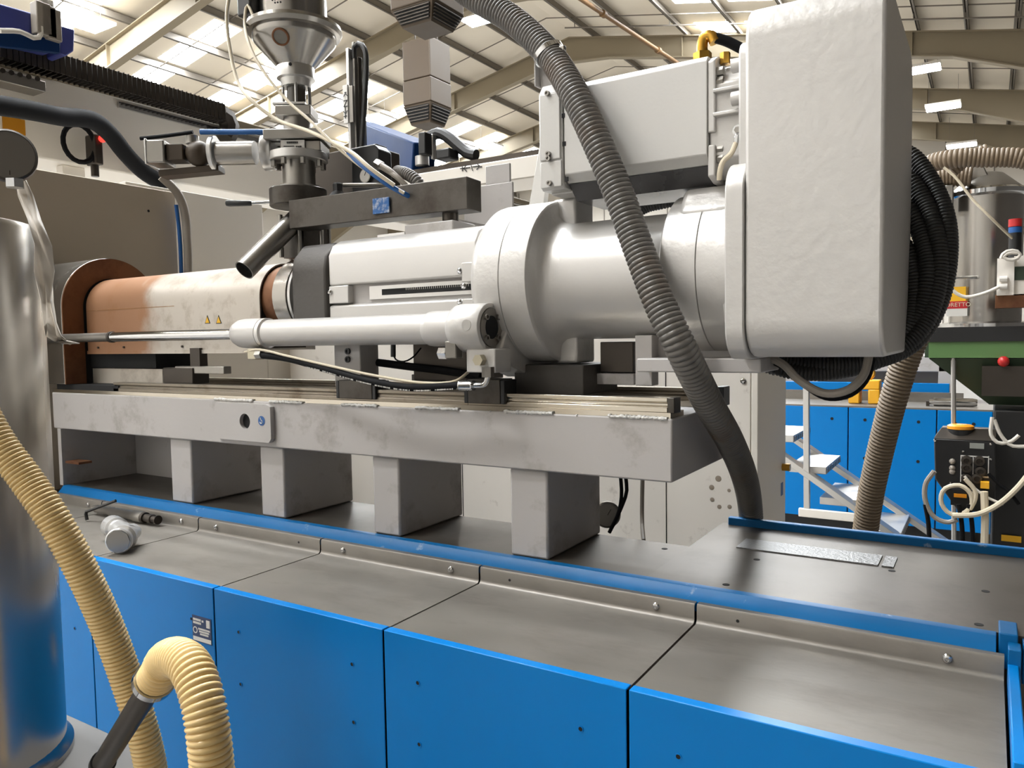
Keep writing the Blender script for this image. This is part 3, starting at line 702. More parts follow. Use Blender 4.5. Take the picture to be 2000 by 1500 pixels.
# second port fitting left of the boss and head fitting
a = at_y(868, 690, 1.5); MB().hexnut((a.x - .012, 1.5, a.z), (a.x + .012, 1.5, a.z), .0155).build('union_nut', polished, hyd)
MB().box(a.x + .012, a.x + .045, 1.485, 1.515, a.z - .012, a.z + .03).build('union_body', gun_steel, hyd, bevel=.003)
a = at_y(492, 693, 1.5); MB().box(a.x - .015, a.x + .022, 1.495, 1.53, a.z - .014, a.z + .018).build('head_port', MATS['pale_zinc'], hyd, bevel=.003)
MB().hexnut((a.x + .022, 1.5, a.z), (a.x + .045, 1.5, a.z + .001), .0125).build('head_union', gun_steel, hyd)
# hose and bleed tubes hanging under the cylinder
hh = MB().tube(path((512, 694, 1.5), (560, 700, 1.5), (640, 722, 1.49), (720, 744, 1.485), (800, 757, 1.485), (900, 753, 1.49)), .0095, 14, .01).build('hydraulic_hose', cable_black)
tag(hh, 'black hydraulic hose with printed text sagging under the silver cylinder', 'hose')
pr_ = smooth_path(path((600, 712, 1.487), (640, 722, 1.486), (720, 744, 1.480), (800, 757, 1.480), (895, 754, 1.485)), .0016)
m = MB(); rnd = random.Random(5)
for i, p in enumerate(pr_):
    if i % 40 < 33 and rnd.random() < .75:
        h = rnd.uniform(.0022, .004); q = p + Vector((0, -.0045, -.0065))
        m.bar(q - Vector((0, 0, h / 2)), q + Vector((.0003, 0, h / 2)), .0008, .0010, (0, 1, 0))
hp = m.build('hose_print', label_white, hh, smooth=False); hp['kind'] = 'stuff'
tb = MB().tube(path((478, 688, 1.50), (505, 683, 1.495), (560, 695, 1.49), (650, 716, 1.485), (740, 735, 1.485), (830, 748, 1.49), (890, 744, 1.5), (920, 722, 1.55)), .0036, 8, .01).build('bleed_tube', tube_cream)
tag(tb, 'thin cream tube running above the black hydraulic hose', 'tube')

o = MB().tube(path((738, 708, 1.66), (800, 716, 1.665), (870, 724, 1.66), (940, 736, 1.64)), .011, 8, .02).build('black_strap', cable_black); tag(o, 'black strap crossing behind the hydraulic hose under the cylinder', 'strap')
o = MB().tube(path((768, 660, 1.60), (768, 690, 1.60), (773, 702, 1.60), (790, 706, 1.60), (806, 698, 1.62), (822, 680, 1.66)), .0022, 8, .01).build('sensor_lead', cable_black); tag(o, 'thin black sensor lead looping under the hydraulic cylinder', 'cable')
MB().cyl(at_y(768, 662, 1.60), at_y(768, 697, 1.60), .007, n=12).build('sensor_plug', black_plastic, o)

# ================================================================== BARREL COVER AND PLATEN COLLAR
def tint_material():
    m = mat('heat_tinted_guard', (192, 184, 173), 0.35, 0.42, 0.06, 5, c2=(160, 148, 132), c2amt=0.45, c2scale=14)
    nt = m.node_tree; N, L = nt.nodes, nt.links; b = N['Principled BSDF']
    src = b.inputs['Base Color'].links[0].from_socket
    tc = N.new('ShaderNodeTexCoord'); sx = N.new('ShaderNodeSeparateXYZ'); L.new(tc.outputs['Object'], sx.inputs[0])
    nz = N.new('ShaderNodeTexNoise'); nz.inputs['Scale'].default_value = 9; nz.inputs['Detail'].default_value = 6; L.new(tc.outputs['Object'], nz.inputs['Vector'])
    ad = N.new('ShaderNodeMath'); ad.operation = 'MULTIPLY_ADD'; ad.inputs[1].default_value = .22; L.new(nz.outputs['Fac'], ad.inputs[0]); L.new(sx.outputs['X'], ad.inputs[2])
    rp = N.new('ShaderNodeValToRGB'); e = rp.color_ramp.elements
    e[0].position = .0; e[0].color = (1, 1, 1, 1); e[1].position = .09; e[1].color = (0, 0, 0, 1)
    off = N.new('ShaderNodeMath'); off.operation = 'ADD'; off.inputs[1].default_value = .03; L.new(ad.outputs[0], off.inputs[0]); L.new(off.outputs[0], rp.inputs[0])
    mx = N.new('ShaderNodeMix'); mx.data_type = 'RGBA'; mx.inputs[7].default_value = lin((150, 98, 54))
    ml = N.new('ShaderNodeMath'); ml.operation = 'MULTIPLY'; ml.inputs[1].default_value = .85; L.new(rp.outputs[0], ml.inputs[0])
    L.new(src, mx.inputs[6]); L.new(ml.outputs[0], mx.inputs[0]); L.new(mx.outputs[2], b.inputs['Base Color'])
    return m
tint = tint_material()
cr = .113
def upoly(r, zl, n=28): return [(AY - r, zl)] + [(AY - r * math.cos(PI * k / n), AZ + r * math.sin(PI * k / n)) for k in range(n + 1)] + [(AY + r, zl)]
cov = thing('barrel_cover', 'arched metal barrel cover, orange heat tinted at its left end', 'cover', (-2.4, AY, 1.57))
cx0, cx1 = -2.888, -1.925
o_, i_ = upoly(cr, 1.573), upoly(cr - .004, 1.573)
n = len(o_); m = MB(); vs = []
for x in (cx0, cx1): vs += [(x, *p) for p in o_] + [(x, *p) for p in i_]
fs = []
for k in range(n - 1):
    fs += [(k, k + 1, 2 * n + k + 1, 2 * n + k), (n + k, 3 * n + k, 3 * n + k + 1, n + k + 1), (k, n + k, n + k + 1, k + 1), (2 * n + k, 2 * n + k + 1, 3 * n + k + 1, 3 * n + k)]
fs += [(0, 2 * n, 3 * n, n), (n - 1, 2 * n - 1, 4 * n - 1, 3 * n - 1)]
cs = m.add(vs, fs).build('cover_shell', tint, cov, angle=40)
MB().box(cx0, cx1, AY - cr - .004, AY - cr + .002, 1.566, 1.578).build('hem', tint, cov, smooth=False)
MB().box(cx0 + .002, X(340, 600, AY - cr), AY - cr - .0006, AY - cr, 1.7265, 1.7285).build('fold_line', orange_tint, cov, smooth=False)
for px in (193, 243, 357): 
    p = at_y(px, 683, AY - cr); MB().cyl((p.x, AY - cr - .0045, 1.59), (p.x, AY - cr, 1.59), .004, n=12).build('cover_screw', dark_steel, cov)
for px in (405, 427):
    p = at_y(px, 624, AY - cr - .001); s = .0135
    tr = MB().prism([(p.x - s * 1.02, p.z - s), (p.x + s * 1.02, p.z - s), (p.x, p.z + s * 1.05)], 'y', AY - cr - .0012, AY - cr - .0002).build('warning_sign', label_black, cov, smooth=False)
    k_ = .74; MB().prism([(p.x - s * k_, p.z - s * .82), (p.x + s * k_, p.z - s * .82), (p.x, p.z + s * .68)], 'y', AY - cr - .0018, AY - cr - .0008).build('sign_face', label_yellow, tr, smooth=False)
MB().box(cx0 + .03, cx1 - .02, AY - .09, AY + .09, 1.58, 1.60).build('base_tray', dark_steel, cov, smooth=False)
# black spacer and pale box under the left end
und = thing('nozzle_support', 'dark and pale support block under the left end of the barrel cover', 'support', (-2.75, 1.7, 1.455))
a, b = at_y(153, 697, 1.64), at_y(305, 719, 1.64)
MB().box(a.x, b.x, 1.64, 1.83, b.z, 1.565).build('spacer', dark_hole, und, smooth=False)
a, b = at_y(160, 719, 1.645), at_y(318, 748, 1.645)
MB().box(a.x, b.x, 1.645, 1.82, 1.4555, a.z).build('pale_block', cover_m, und, smooth=False)
a, b = at_y(320, 715, 1.6), at_y(438, 752, 1.6)
MB().box(a.x + .06, b.x, 1.60, 1.63, b.z + .035, a.z).build('sensor_rail', gun_steel, und, bevel=.002)
MB().box(a.x, a.x + .16, 1.595, 1.66, b.z, a.z - .005).build('limit_switch', dark_steel, und, bevel=.003)
MB().box(a.x + .13, a.x + .18, 1.61, 1.64, a.z, a.z + .06).build('switch_post', dark_steel, und, smooth=False)
# collar
clr = thing('platen_collar', 'brushed steel collar with brown inner face around the barrel at left', 'collar', (-3.1, AY, 1.43))
MB().prism(upoly(.195, 1.456, 36), 'x', -3.34, -2.906).build('collar_body', brushed, clr, bevel=.003)
co, ci = upoly(.194, 1.456, 36), upoly(.117, 1.456, 36); n = len(co)
m = MB(); vs = []
for x in (-2.906, -2.90): vs += [(x, *p) for p in co] + [(x, *p) for p in ci]
fs = []
for k in range(n - 1):
    fs += [(k, k + 1, n + k + 1, n + k), (2 * n + k, 3 * n + k, 3 * n + k + 1, 2 * n + k + 1), (k, 2 * n + k, 2 * n + k + 1, k + 1), (n + k, n + k + 1, 3 * n + k + 1, 3 * n + k)]
m.add(vs, fs).build('collar_face', rust_m, clr)
MB().prism(upoly(.118, 1.456, 36), 'x', -2.9059, -2.904).build('collar_opening', dark_hole, clr)
sg = at_x(97, 621, -2.98)
sgn = MB().cyl((sg.x, 1.5385, sg.z), (sg.x, 1.54, sg.z), .03, n=24).build('blue_sticker', label_blue, clr)

# ================================================================== FEED TOWER WITH HOPPER
HX, HYY = -1.855, 1.735
def hz(py): return Z(578, py, HYY)
RT = Vector((.85, .527, 0)).normalized()       # across the view, level
FW = Vector((-.527, .85, 0)).normalized()
tw = thing('feed_tower', 'dark steel feed throat with post rods and swing arm over the barrel', 'feed tower', (HX, HYY, 1.88))
c = Vector((HX + .02, HYY, 0))
MB().box(c.x - .045, c.x + .045, c.y - .05, c.y + .05, 1.86, 1.99).build('throat_core', cast_steel, tw, smooth=False)
for u, v in ((-.062, -.05), (.062, -.05), (-.062, .05), (.062, .05), (.0, -.07)):
    q = c + RT * u + FW * v; MB().cyl((q.x, q.y, 1.86), (q.x, q.y, 1.99), .007, n=12).build('post_rod', gun_steel, tw)
zt, zb = hz(374), hz(409)
MB().lathe([(0, .084), (.003, .087), (zt - zb - .003, .087), (zt - zb, .084)], (HX + .015, HYY - .02, zb), (0, 0, 1), 48).build('swing_plate', cast_steel, tw)
a0, a1 = Vector((HX + .06, 1.668, 0)), Vector((-1.165, 1.70, 0))
dd = (a1 - a0).normalized(); sd = Vector((-dd.y, dd.x, 0)) * .036
zt2, zb2 = 2.022, 1.938
q0 = [a0 - sd, a1 - sd, a1 + sd, a0 + sd]
MB().hexa([(p.x, p.y, zb2) for p in q0], [(p.x, p.y, zt2) for p in q0]).build('swing_arm', cast_steel, tw, bevel=.002)
stc = at_y(743, 402, 1.641)
dl = MB().hexa([(stc.x - .028, 1.6405, stc.z - .02), (stc.x + .028, 1.644, stc.z - .02), (stc.x + .028, 1.648, stc.z - .02), (stc.x - .028, 1.648, stc.z - .02)], [(stc.x - .028, 1.6405, stc.z + .022), (stc.x + .028, 1.644, stc.z + .022), (stc.x + .028, 1.648, stc.z + .022), (stc.x - .028, 1.648, stc.z + .022)]).build('worn_sticker', mat('torn_blue_label', (30, 92, 156), 0, .5, .1, 20, c2=(210, 215, 220), c2amt=.55, c2scale=60), tw, smooth=False)
dl['label'] = 'worn blue and white sticker'
p = at_y(880, 432, 1.70); MB().cyl((p.x, 1.70, 1.905), (p.x, 1.70, 1.94), .022, n=20).build('arm_bolt', dark_steel, tw)
MB().cyl((p.x, 1.70, 1.884), (p.x, 1.70, 1.906), .013, n=6).build('arm_nut', gun_steel, tw)
# clamping lever with black grip
la, lb, lc = CAM + (at_y(556, 393, HYY) - CAM), at_y(492, 397, HYY - .06), at_y(443, 397, HYY - .09)
MB().cyl(la, lb, .0055, n=12).build('lever', polished, tw)
MB().lathe([(0, .006), (.004, .0085), ((lc - lb).length * .9, .0105), ((lc - lb).length, .009)], lb, lc - lb, 20).build('lever_grip', black_plastic, tw)
# chute pipe pointing down to the left
pe = at_y(477, 528, 1.50); ps = Vector((HX + .03, 1.70, 1.985))
d = (ps - pe).normalized()
ch = thing('chute_pipe', 'slanting dark steel chute pipe with open end above the barrel cover', 'pipe', pe - Vector((0, 0, .03)))
MB().ring(pe, ps, .0305, .0275, 36).build('pipe_wall', gun_steel, ch)
MB().cyl(pe + d * .02, pe + d * .022, .0277, n=32).build('pipe_bore', dark_hole, ch)
# hopper
hop = thing('hopper', 'stainless hopper with flared cone, sight glass and neck', 'hopper', (HX, HYY, zt))
def ring_at(name, prof, m, n=56): return MB().lathe(prof, (HX, HYY, 0), (0, 0, 1), n).build(name, m, hop, angle=35)
zf = lambda py: hz(py)
ring_at('lower_collar', [(zt, .066), (zf(366), .066), (zf(364), .05), (zf(312), .05)], gun_steel)
fl = ring_at('flange', [(zf(318), .088), (zf(317), .09), (zf(303), .09), (zf(302), .088)], aluminium)
for k in range(8):
    a_ = 2 * PI * k / 8 + .2; x, y = HX + .076 * math.cos(a_), HYY + .076 * math.sin(a_)
    MB().cyl((x, y, zf(330)), (x, y, zf(318)), .009, n=6).build('flange_bolt', gun_steel, fl)
def obox(name, cu, cv, hu, hv, z0, z1, m, parent, bevel=.003):
    o = Vector((HX, HYY, 0)) + RT * cu + FW * cv; q = [o - RT * hu - FW * hv, o + RT * hu - FW * hv, o + RT * hu + FW * hv, o - RT * hu + FW * hv]
    return MB().hexa([(p.x, p.y, z0) for p in q], [(p.x, p.y, z1) for p in q]).build(name, m, parent, bevel=bevel)
obox('slide_valve', 0.0, 0, .088, .07, zf(282), zf(263), gun_steel, hop)
obox('valve_body', .02, .01, .062, .06, zf(303), zf(283), gun_steel, hop)
lbx = obox('valve_label', 0.0, -.058, .036, .003, zf(303), zf(284), label_white, hop, 0)
o_l = Vector((HX, HYY, 0)) - FW * .0625
m = MB()
for zz, h, u0, u1 in ((289, .006, -.018, .014), (296, .003, -.028, .004), (297, .005, .010, .026), (300.5, .003, -.014, .002)):
    u = u0
    while u < u1:
        w = random.uniform(.002, .0045); q = o_l + RT * (u + w / 2); m.bar(Vector((q.x, q.y, zf(zz) - h / 2)), Vector((q.x, q.y, zf(zz) + h / 2)), w * .7, .0006, FW); u += w
o = m.build('worn_print', label_black, lbx, smooth=False); o['kind'] = 'stuff'
ring_at('lower_tube', [(zf(263), .042), (zf(234), .042)], gun_steel)
obox('neck_plate', 0.0, 0, .055, .05, zf(234), zf(214), gun_steel, hop)
obox('neck_plate_top', -.012, 0, .05, .05, zf(213), zf(208), aluminium, hop, .002)
ring_at('sight_tube', [(zf(208), .029), (zf(166), .029)], mat('smoky_glass_tube', (66, 60, 52), 0.0, .12, .4, 25, coat=.5))
for k in range(4):
    a_ = PI / 4 + k * PI / 2; x, y = HX + .04 * math.cos(a_), HYY + .04 * math.sin(a_)
    MB().cyl((x, y, zf(208)), (x, y, zf(166)), .005, n=10).build('tie_rod', polished, hop)
cl2 = ring_at('neck_collar', [(zf(172), .044), (zf(165), .046), (zf(158), .048), (zf(156), .058), (zf(134), .058), (zf(131), .055)], aluminium)
q = Vector((HX, HYY, zf(138))) - FW * .0575; MB().cyl(q, q - FW * .002, .005, n=14).build('collar_hole', dark_hole, cl2)
cn = ring_at('cone', [(zf(136), .054), (zf(133), .057), (zf(86), .122), (zf(80), .127), (zf(68), .127)], brushed)
ring_at('cone_lip', [(zf(72), .127), (zf(70), .14), (zf(62), .146), (zf(55), .144), (zf(50), .125), (zf(44), .103)], brushed)
ring_at('upper_drum', [(zf(46), .101), (zf(-90), .101)], brushed)
sgd = (-FW * .9 - RT * .10).normalized()
q = Vector((HX, HYY, zf(97))) + sgd * .108
nrm = (sgd * .75 - Vector((0, 0, .62))).normalized()
MB().lathe([(-.012, .026), (.004, .026), (.005, .024), (.005, .021), (.002, .020)], q, nrm, 28).build('sight_glass_rim', rust_m, cn)
MB().cyl(q + nrm * .001, q + nrm * .003, .0205, n=28).build('sight_glass', mat('cloudy_glass', (120, 116, 108), 0, .25, .2, 30), cn)
gq = Vector((HX, HYY, 0)) - FW * .1005 - RT * .02
for i in range(6):
    for j in range(5):
        if i in (0, 5) and j in (0, 4): continue
        u = (j - 2) * .009; o = Vector((HX, HYY, zf(30) + i * .009)); a_ = u / .101 - .2
        d_ = (-FW * math.cos(a_) + RT * math.sin(a_))
        MB().cyl(o + d_ * .1, o + d_ * .1016, .0028, n=8).build('vent_hole', dark_hole, hop)
for s in (-.036, .036):
    a_ = s / .101 - .2; d_ = (-FW * math.cos(a_) + RT * math.sin(a_)); o = Vector((HX, HYY, zf(17)))
    MB().ball(o + d_ * .101, .005, 10).build('vent_screw', polished, hop)
bq = Vector((HX, HYY, 0)) - RT * .125 - FW * .02
MB().box(bq.x - .03, bq.x + .03, bq.y - .03, bq.y + .03, zf(38), zf(-60)).build('sensor_box', black_plastic, hop, bevel=.006)
MB().box(HX - .1, HX - .075, HYY - .08, HYY - .05, zf(38), zf(-60)).build('drum_strap', brushed, hop, bevel=.002)
# cream air tubes on the hopper
t1 = MB().tube([at_y(452, -30, 1.62), at_y(443, 30, 1.62), at_y(450, 100, 1.62), at_y(465, 160, 1.61), at_y(490, 195, 1.60), at_y(538, 232, 1.62), at_y(600, 255, 1.60), at_y(650, 278, 1.58), at_y(690, 300, 1.57), at_y(725, 330, 1.57), at_y(770, 362, 1.6)], .0055, 10, .012).build('air_tube', tube_cream)
tag(t1, 'long cream air tube drooping left of the hopper cone', 'tube')
t2 = MB().tube([at_y(498, 40, 1.62), at_y(483, 10, 1.62), at_y(478, 40, 1.61), at_y(488, 90, 1.58), at_y(515, 140, 1.57), at_y(560, 195, 1.58), at_y(605, 235, 1.58), at_y(632, 262, 1.58), at_y(662, 290, 1.58), at_y(705, 325, 1.585), at_y(745, 350, 1.6), at_y(790, 378, 1.63)], .0045, 10, .012).build('air_tube', tube_cream)
tag(t2, 'cream air tube leaving the black sensor box and crossing the sight tube', 'tube')
t3 = MB().tube([at_y(680, 300, 1.585), at_y(720, 333, 1.582), at_y(760, 362, 1.60), at_y(800, 384, 1.66)], .007, 10, .012).build('blue_cable', cable_blue)
tag(t3, 'blue cable lying along the cream tubes above the swing arm', 'cable')
# vacuum conveying branch to the left of the valve
con = thing('vacuum_inlet', 'steel vacuum conveying inlet branching left from the hopper valve', 'pipe fitting', Vector((HX, HYY, zf(335))) - RT * .2)
zc = hz(298)
def br(u, v=0, w=0): return Vector((HX, HYY, zc)) + RT * u + FW * v + Vector((0, 0, w))
def pxu(px): return (px - 580) / 640.0
MB().lathe([(0, .050), (.004, .054), (.016, .054), (.019, .056), (.034, .056), (.036, .053)], br(pxu(534)), -RT, 40).build('inlet_flange', aluminium, con)
for k in range(4):
    a_ = k * PI / 2 + .8; o = br(pxu(520), .042 * math.cos(a_), .042 * math.sin(a_)); MB().cyl(o, o + RT * .05, .008, n=6).build('flange_bolt', dark_steel, con)
MB().lathe([(0, .036), (pxu(490) - pxu(415), .036)], br(pxu(494)), -RT, 36).build('inlet_tube', gun_steel, con)
MB().lathe([(0, .05), (.003, .053), (.014, .053), (.017, .049)], br(pxu(417)), -RT, 40).build('inlet_flange', aluminium, con)
MB().ball(br(pxu(380)), .040, 24).build('ball_valve', heater_m, con)
MB().cyl(br(pxu(368), 0, .03), br(pxu(368), 0, .055), .02, n=20).build('valve_cap', gun_steel, con)
o = br(pxu(348)); MB().bar(br(pxu(356)), br(pxu(322)), .06, .05).build('valve_neck', heater_m, con, bevel=.003)
MB().bar(br(pxu(322)), br(pxu(284)), .085, .07).build('actuator', gun_steel, con, bevel=.004)
MB().bar(br(pxu(284), 0, .0), br(pxu(288), 0, .0), .09, .078).build('actuator_cover', aluminium, con, bevel=.002)
q = [br(pxu(300), .03, -.045), br(pxu(345), .03, -.045)]
MB().bar(br(pxu(300), .02, -.06), br(pxu(420), .02, -.045), .06, .02).build('support_tray', heater_m, con, bevel=.002)
cb = MB().tube([br(pxu(270), -.02, .045), br(pxu(310), -.02, .05), br(pxu(345), -.02, .056), br(pxu(375), -.02, .062)], .006, 8, .01).build('valve_cable', cable_black)
tag(cb, 'black cable running above the vacuum inlet actuator', 'cable')
bt = MB().tube([br(pxu(390), -.02, .062), br(pxu(450), -.02, .060), br(pxu(520), -.02, .058), br(pxu(555), 0, .055)], .0085, 10, .01).build('valve_cable', cable_blue)
tag(bt, 'straight blue cable above the vacuum inlet tube', 'cable')
# gearbox hand wheel knob, gauge and dark motor behind the arm
rd = thing('feed_drive', 'dark steel feed drive with dial gauge behind the swing arm', 'drive unit', (-1.5, 1.95, 2.0))
a, b = at_y(618, 312, 1.95), at_y(745, 385, 1.95)
MB().box(a.x, b.x, 1.90, 2.05, b.z, a.z).build('drive_body', dark_steel, rd, bevel=.004)
a, b = at_y(685, 290, 1.84), at_y(742, 372, 1.84)
MB().prism([(a.x, b.z), (b.x, b.z), (b.x, a.z - .02), (b.x - .02, a.z), (a.x, a.z)], 'y', 1.84, 1.90).build('drive_housing', black_plastic, rd, bevel=.004)
g = at_y(716, 344, 1.838); MB().cyl((g.x, 1.842, g.z), (g.x, 1.83, g.z), .022, n=32).build('gauge_case', gun_steel, rd)
MB().cyl((g.x, 1.831, g.z), (g.x, 1.829, g.z), .0195, n=32).build('gauge_dial', label_white, rd)
MB().bar((g.x, 1.8285, g.z), (g.x + .006, 1.8285, g.z + .012), .001, .002, (0, 1, 0)).build('gauge_needle', label_black, rd)
k0 = at_y(660, 378, 1.72)
MB().lathe([(0, .03), (.01, .031), (.022, .02), (.028, .014), (.048, .0155), (.052, .012)], (k0.x, 1.72, 2.022), (0, 0, 1), 10).build('star_knob', black_plastic, rd)
MB().cyl(at_y(670, 362, 1.75), at_y(757, 361, 1.82), .0065, n=12).build('adjust_rod', gun_steel, rd)
hs = MB().hose([at_y(775, 335, 1.86), at_y(795, 340, 1.84), at_y(815, 355, 1.84), at_y(828, 380, 1.86), at_y(832, 400, 1.9)], .019, .008, .14, 16).build('flexible_conduit', grey_hose_m)
tag(hs, 'short grey ribbed conduit dipping behind the swing arm', 'conduit')
for i, (dx, lb) in enumerate(((0, 'grey cable dropping beside the ribbed conduit, upper one'), (10, 'grey cable dropping beside the ribbed conduit, lower one'))):
    cc = MB().tube([at_y(738 + dx, 318 + dx, 1.82), at_y(765 + dx, 336 + dx, 1.81), at_y(790 + dx, 360 + dx, 1.83), at_y(805 + dx, 390, 1.86)], .008, 10, .01).build('drive_cable', cable_grey); tag(cc, lb, 'cable')
p = at_y(735, 318, 1.82); MB().hexnut(p, p + Vector((.02, 0, -.012)), .014).build('cable_gland', gun_steel, rd)
# small covers on top of the barrel housing
tc_ = thing('housing_box', 'small grey box with folded cover on the barrel housing top', 'box', (-1.2, 1.7, 1.884))
a, b = at_y(790, 440, 1.66), at_y(885, 470, 1.66)
MB().box(a.x, b.x, 1.66, 1.76, 1.884, a.z).build('box_body', grey_paint, tc_, bevel=.003)
MB().box(a.x - .02, a.x + .1, 1.80, 1.86, 1.884, a.z + .015).build('rear_box', grey_paint, tc_, bevel=.003)
p = at_y(742, 464, 1.66); MB().box(p.x - .01, a.x, 1.66, 1.75, 1.888, 1.896).build('cover_flap', aluminium, tc_, bevel=.001)

# ================================================================== GREY CORRUGATED HOSE ACROSS THE UNIT
gh = thing('corrugated_hose', 'thick grey corrugated hose curving down in front of motor and drive cylinder', 'hose', at_y(1466, 1040, 2.14))
MB().hose(path((560, -420, 1.75), (740, -180, 1.70), (880, -40, 1.66), (925, -6, 1.65), (1000, 38, 1.64), (1072, 106, 1.61), (1125, 190, 1.555), (1165, 275, 1.535), (1205, 370, 1.53), (1245, 480, 1.52), (1285, 585, 1.505), (1330, 680, 1.51), (1385, 790, 1.64), (1425, 860, 1.80), (1455, 935, 2.0), (1466, 1000, 2.15), (1468, 1060, 2.17), (1468, 1200, 2.17)), .0335, .0108, .13, 20).build('hose_body', grey_hose_m, gh, angle=80)
ca, cb_ = at_y(1068, 99, 1.61), at_y(1076, 112, 1.61); cd = (cb_ - ca).normalized()
cm_ = (ca + cb_) / 2
MB().ring(cm_ - cd * .006, cm_ + cd * .006, .0375, .0335, 36).build('hose_clamp', polished, gh)
q = at_y(1095, 96, 1.60); MB().bar(q - Vector((.012, 0, 0)), q + Vector((.012, 0, 0)), .012, .012).build('clamp_screw', gun_steel, gh, bevel=.002)
# black hoses looping behind the gear housing
loops = [
    ([(1690, 300, 2.08), (1770, 300, 2.05), (1815, 350, 2.03), (1848, 430, 2.0), (1850, 520, 1.98), (1830, 600, 1.96), (1785, 668, 1.92), (1700, 705, 1.85), (1600, 712, 1.80), (1510, 700, 1.78), (1440, 670, 1.78)], 'outermost black ribbed hose looping behind the gear housing'),
    ([(1690, 340, 2.04), (1765, 345, 2.02), (1808, 400, 2.0), (1832, 480, 1.97), (1830, 560, 1.95), (1800, 640, 1.92), (1740, 690, 1.88), (1640, 722, 1.82), (1550, 724, 1.78), (1480, 700, 1.78)], 'second black ribbed hose inside the loop behind the gear housing'),
    ([(1690, 390, 2.02), (1762, 400, 2.0), (1800, 460, 1.98), (1812, 540, 1.95), (1792, 620, 1.93), (1745, 672, 1.9), (1660, 700, 1.86), (1560, 706, 1.8), (1480, 690, 1.76)], 'third black ribbed hose inside the loop behind the gear housing'),
    ([(1690, 450, 2.0), (1755, 470, 1.98), (1782, 530, 1.96), (1784, 600, 1.94), (1755, 660, 1.9), (1690, 690, 1.86), (1590, 695, 1.8)], 'innermost black ribbed hose behind the gear housing')]
for pts, lb in loops:
    o = MB().hose(path(*pts), .021, .0075, .14, 14).build('ribbed_hose', black_rubber); tag(o, lb, 'hose', 'black hoses looped behind the gear housing')
o = MB().tube(path((1482, 690, 1.7), (1530, 712, 1.68), (1560, 742, 1.66), (1610, 768, 1.66), (1655, 762, 1.66), (1685, 735, 1.68), (1696, 700, 1.70), (1698, 670, 1.72)), .0085, 10, .01).build('sagging_cable', cable_grey)
tag(o, 'grey cable sagging in a loop under the gear housing', 'cable')
o = MB().tube(path((1496, 700, 1.72), (1540, 722, 1.70), (1570, 750, 1.68), (1615, 776, 1.68), (1660, 770, 1.68), (1692, 740, 1.70), (1704, 700, 1.72)), .007, 10, .01).build('sagging_cable', cable_black)
tag(o, 'dark cable sagging just below the grey loop under the gear housing', 'cable')
o = MB().hose(path((1520, 715, 1.85), (1490, 705, 1.85), (1455, 690, 1.85)), .025, .008, .14, 14).build('ribbed_sleeve', black_rubber); tag(o, 'short black ribbed sleeve entering under the housing plate', 'hose')
o = MB().hose(path((1235, 415, 1.95), (1262, 400, 1.95), (1295, 392, 1.95), (1330, 384, 1.95)), .022, .008, .14, 14).build('ribbed_sleeve', black_rubber); tag(o, 'black ribbed sleeve lying between motor and drive cylinder', 'hose')
o = MB().hose(path((1795, 640, 2.6), (1770, 700, 2.62), (1745, 780, 2.65), (1722, 870, 2.7), (1702, 960, 2.75), (1690, 1040, 2.8), (1684, 1120, 2.85), (1676, 1300, 2.9), (1668, 1545, 2.95)), .041, .012, .12, 18).build('dusty_hose', brown_hose_m)
tag(o, 'dusty brown corrugated hose dropping straight down right of the cabinet', 'hose')

# ================================================================== STEEL DRYING TANK AT LEFT
er = _ray(104, 900); er2 = Vector((er.x, er.y, 0)).normalized(); side = Vector((-er2.y, er2.x, 0))
TR = .19
TCp = CAM + er2 * 1.76 + side * TR; TX, TY = TCp.x, TCp.y
ttop = at_y(40, 392, TY).z
tank = thing('drying_tank', 'tall stainless drying tank at the left edge with gauge on top', 'tank', (TX, TY, .3))
BZ = at_y(133, 1445, (CAM + er2 * 1.76).y).z      # foot of the tank
MB().lathe([(BZ + .02, TR), (ttop - .012, TR), (ttop - .003, TR - .004), (ttop, TR - .014), (ttop + .012, .09), (ttop + .014, .05)], (TX, TY, 0), (0, 0, 1), 96).build('tank_body', mat('tank_steel', (186, 180, 172), 1.0, .26, .1, 4, .03, 30, stretch=(1, 1, .2)), tank)
MB().lathe([(BZ, TR + .012), (BZ + .012, TR + .012), (BZ + .02, TR + .004), (BZ + .03, TR)], (TX, TY, 0), (0, 0, 1), 64).build('tank_foot', brushed, tank)
MB().lathe([(ttop, .045), (ttop + .05, .045), (ttop + .055, .04)], (TX + .05, TY - .02, 0), (0, 0, 1), 32).build('tank_neck', gun_steel, tank)
q = at_y(30, 375, TY - .06); MB().hexnut((q.x, q.y, ttop - .002), (q.x, q.y, ttop + .010), .012).build('lid_bolt', polished, tank)
q = at_y(16, 305, TY - .02)
gd = (-FW * .8 + RT * .5).normalized()
MB().lathe([(-.012, .036), (-.008, .039), (.008, .039), (.011, .036), (.009, .035)], q, gd, 36).build('gauge_case', dark_steel, tank)
MB().cyl(q + gd * .008, q + gd * .0095, .036, n=36).build('gauge_glass', mat('dull_gauge_face', (118, 112, 104), 0, .3, .05), tank)
MB().cyl((q.x + .003, q.y, ttop + .04), (q.x + .003, q.y, q.z - .03), .007, n=12).build('gauge_stem', dark_steel, tank)
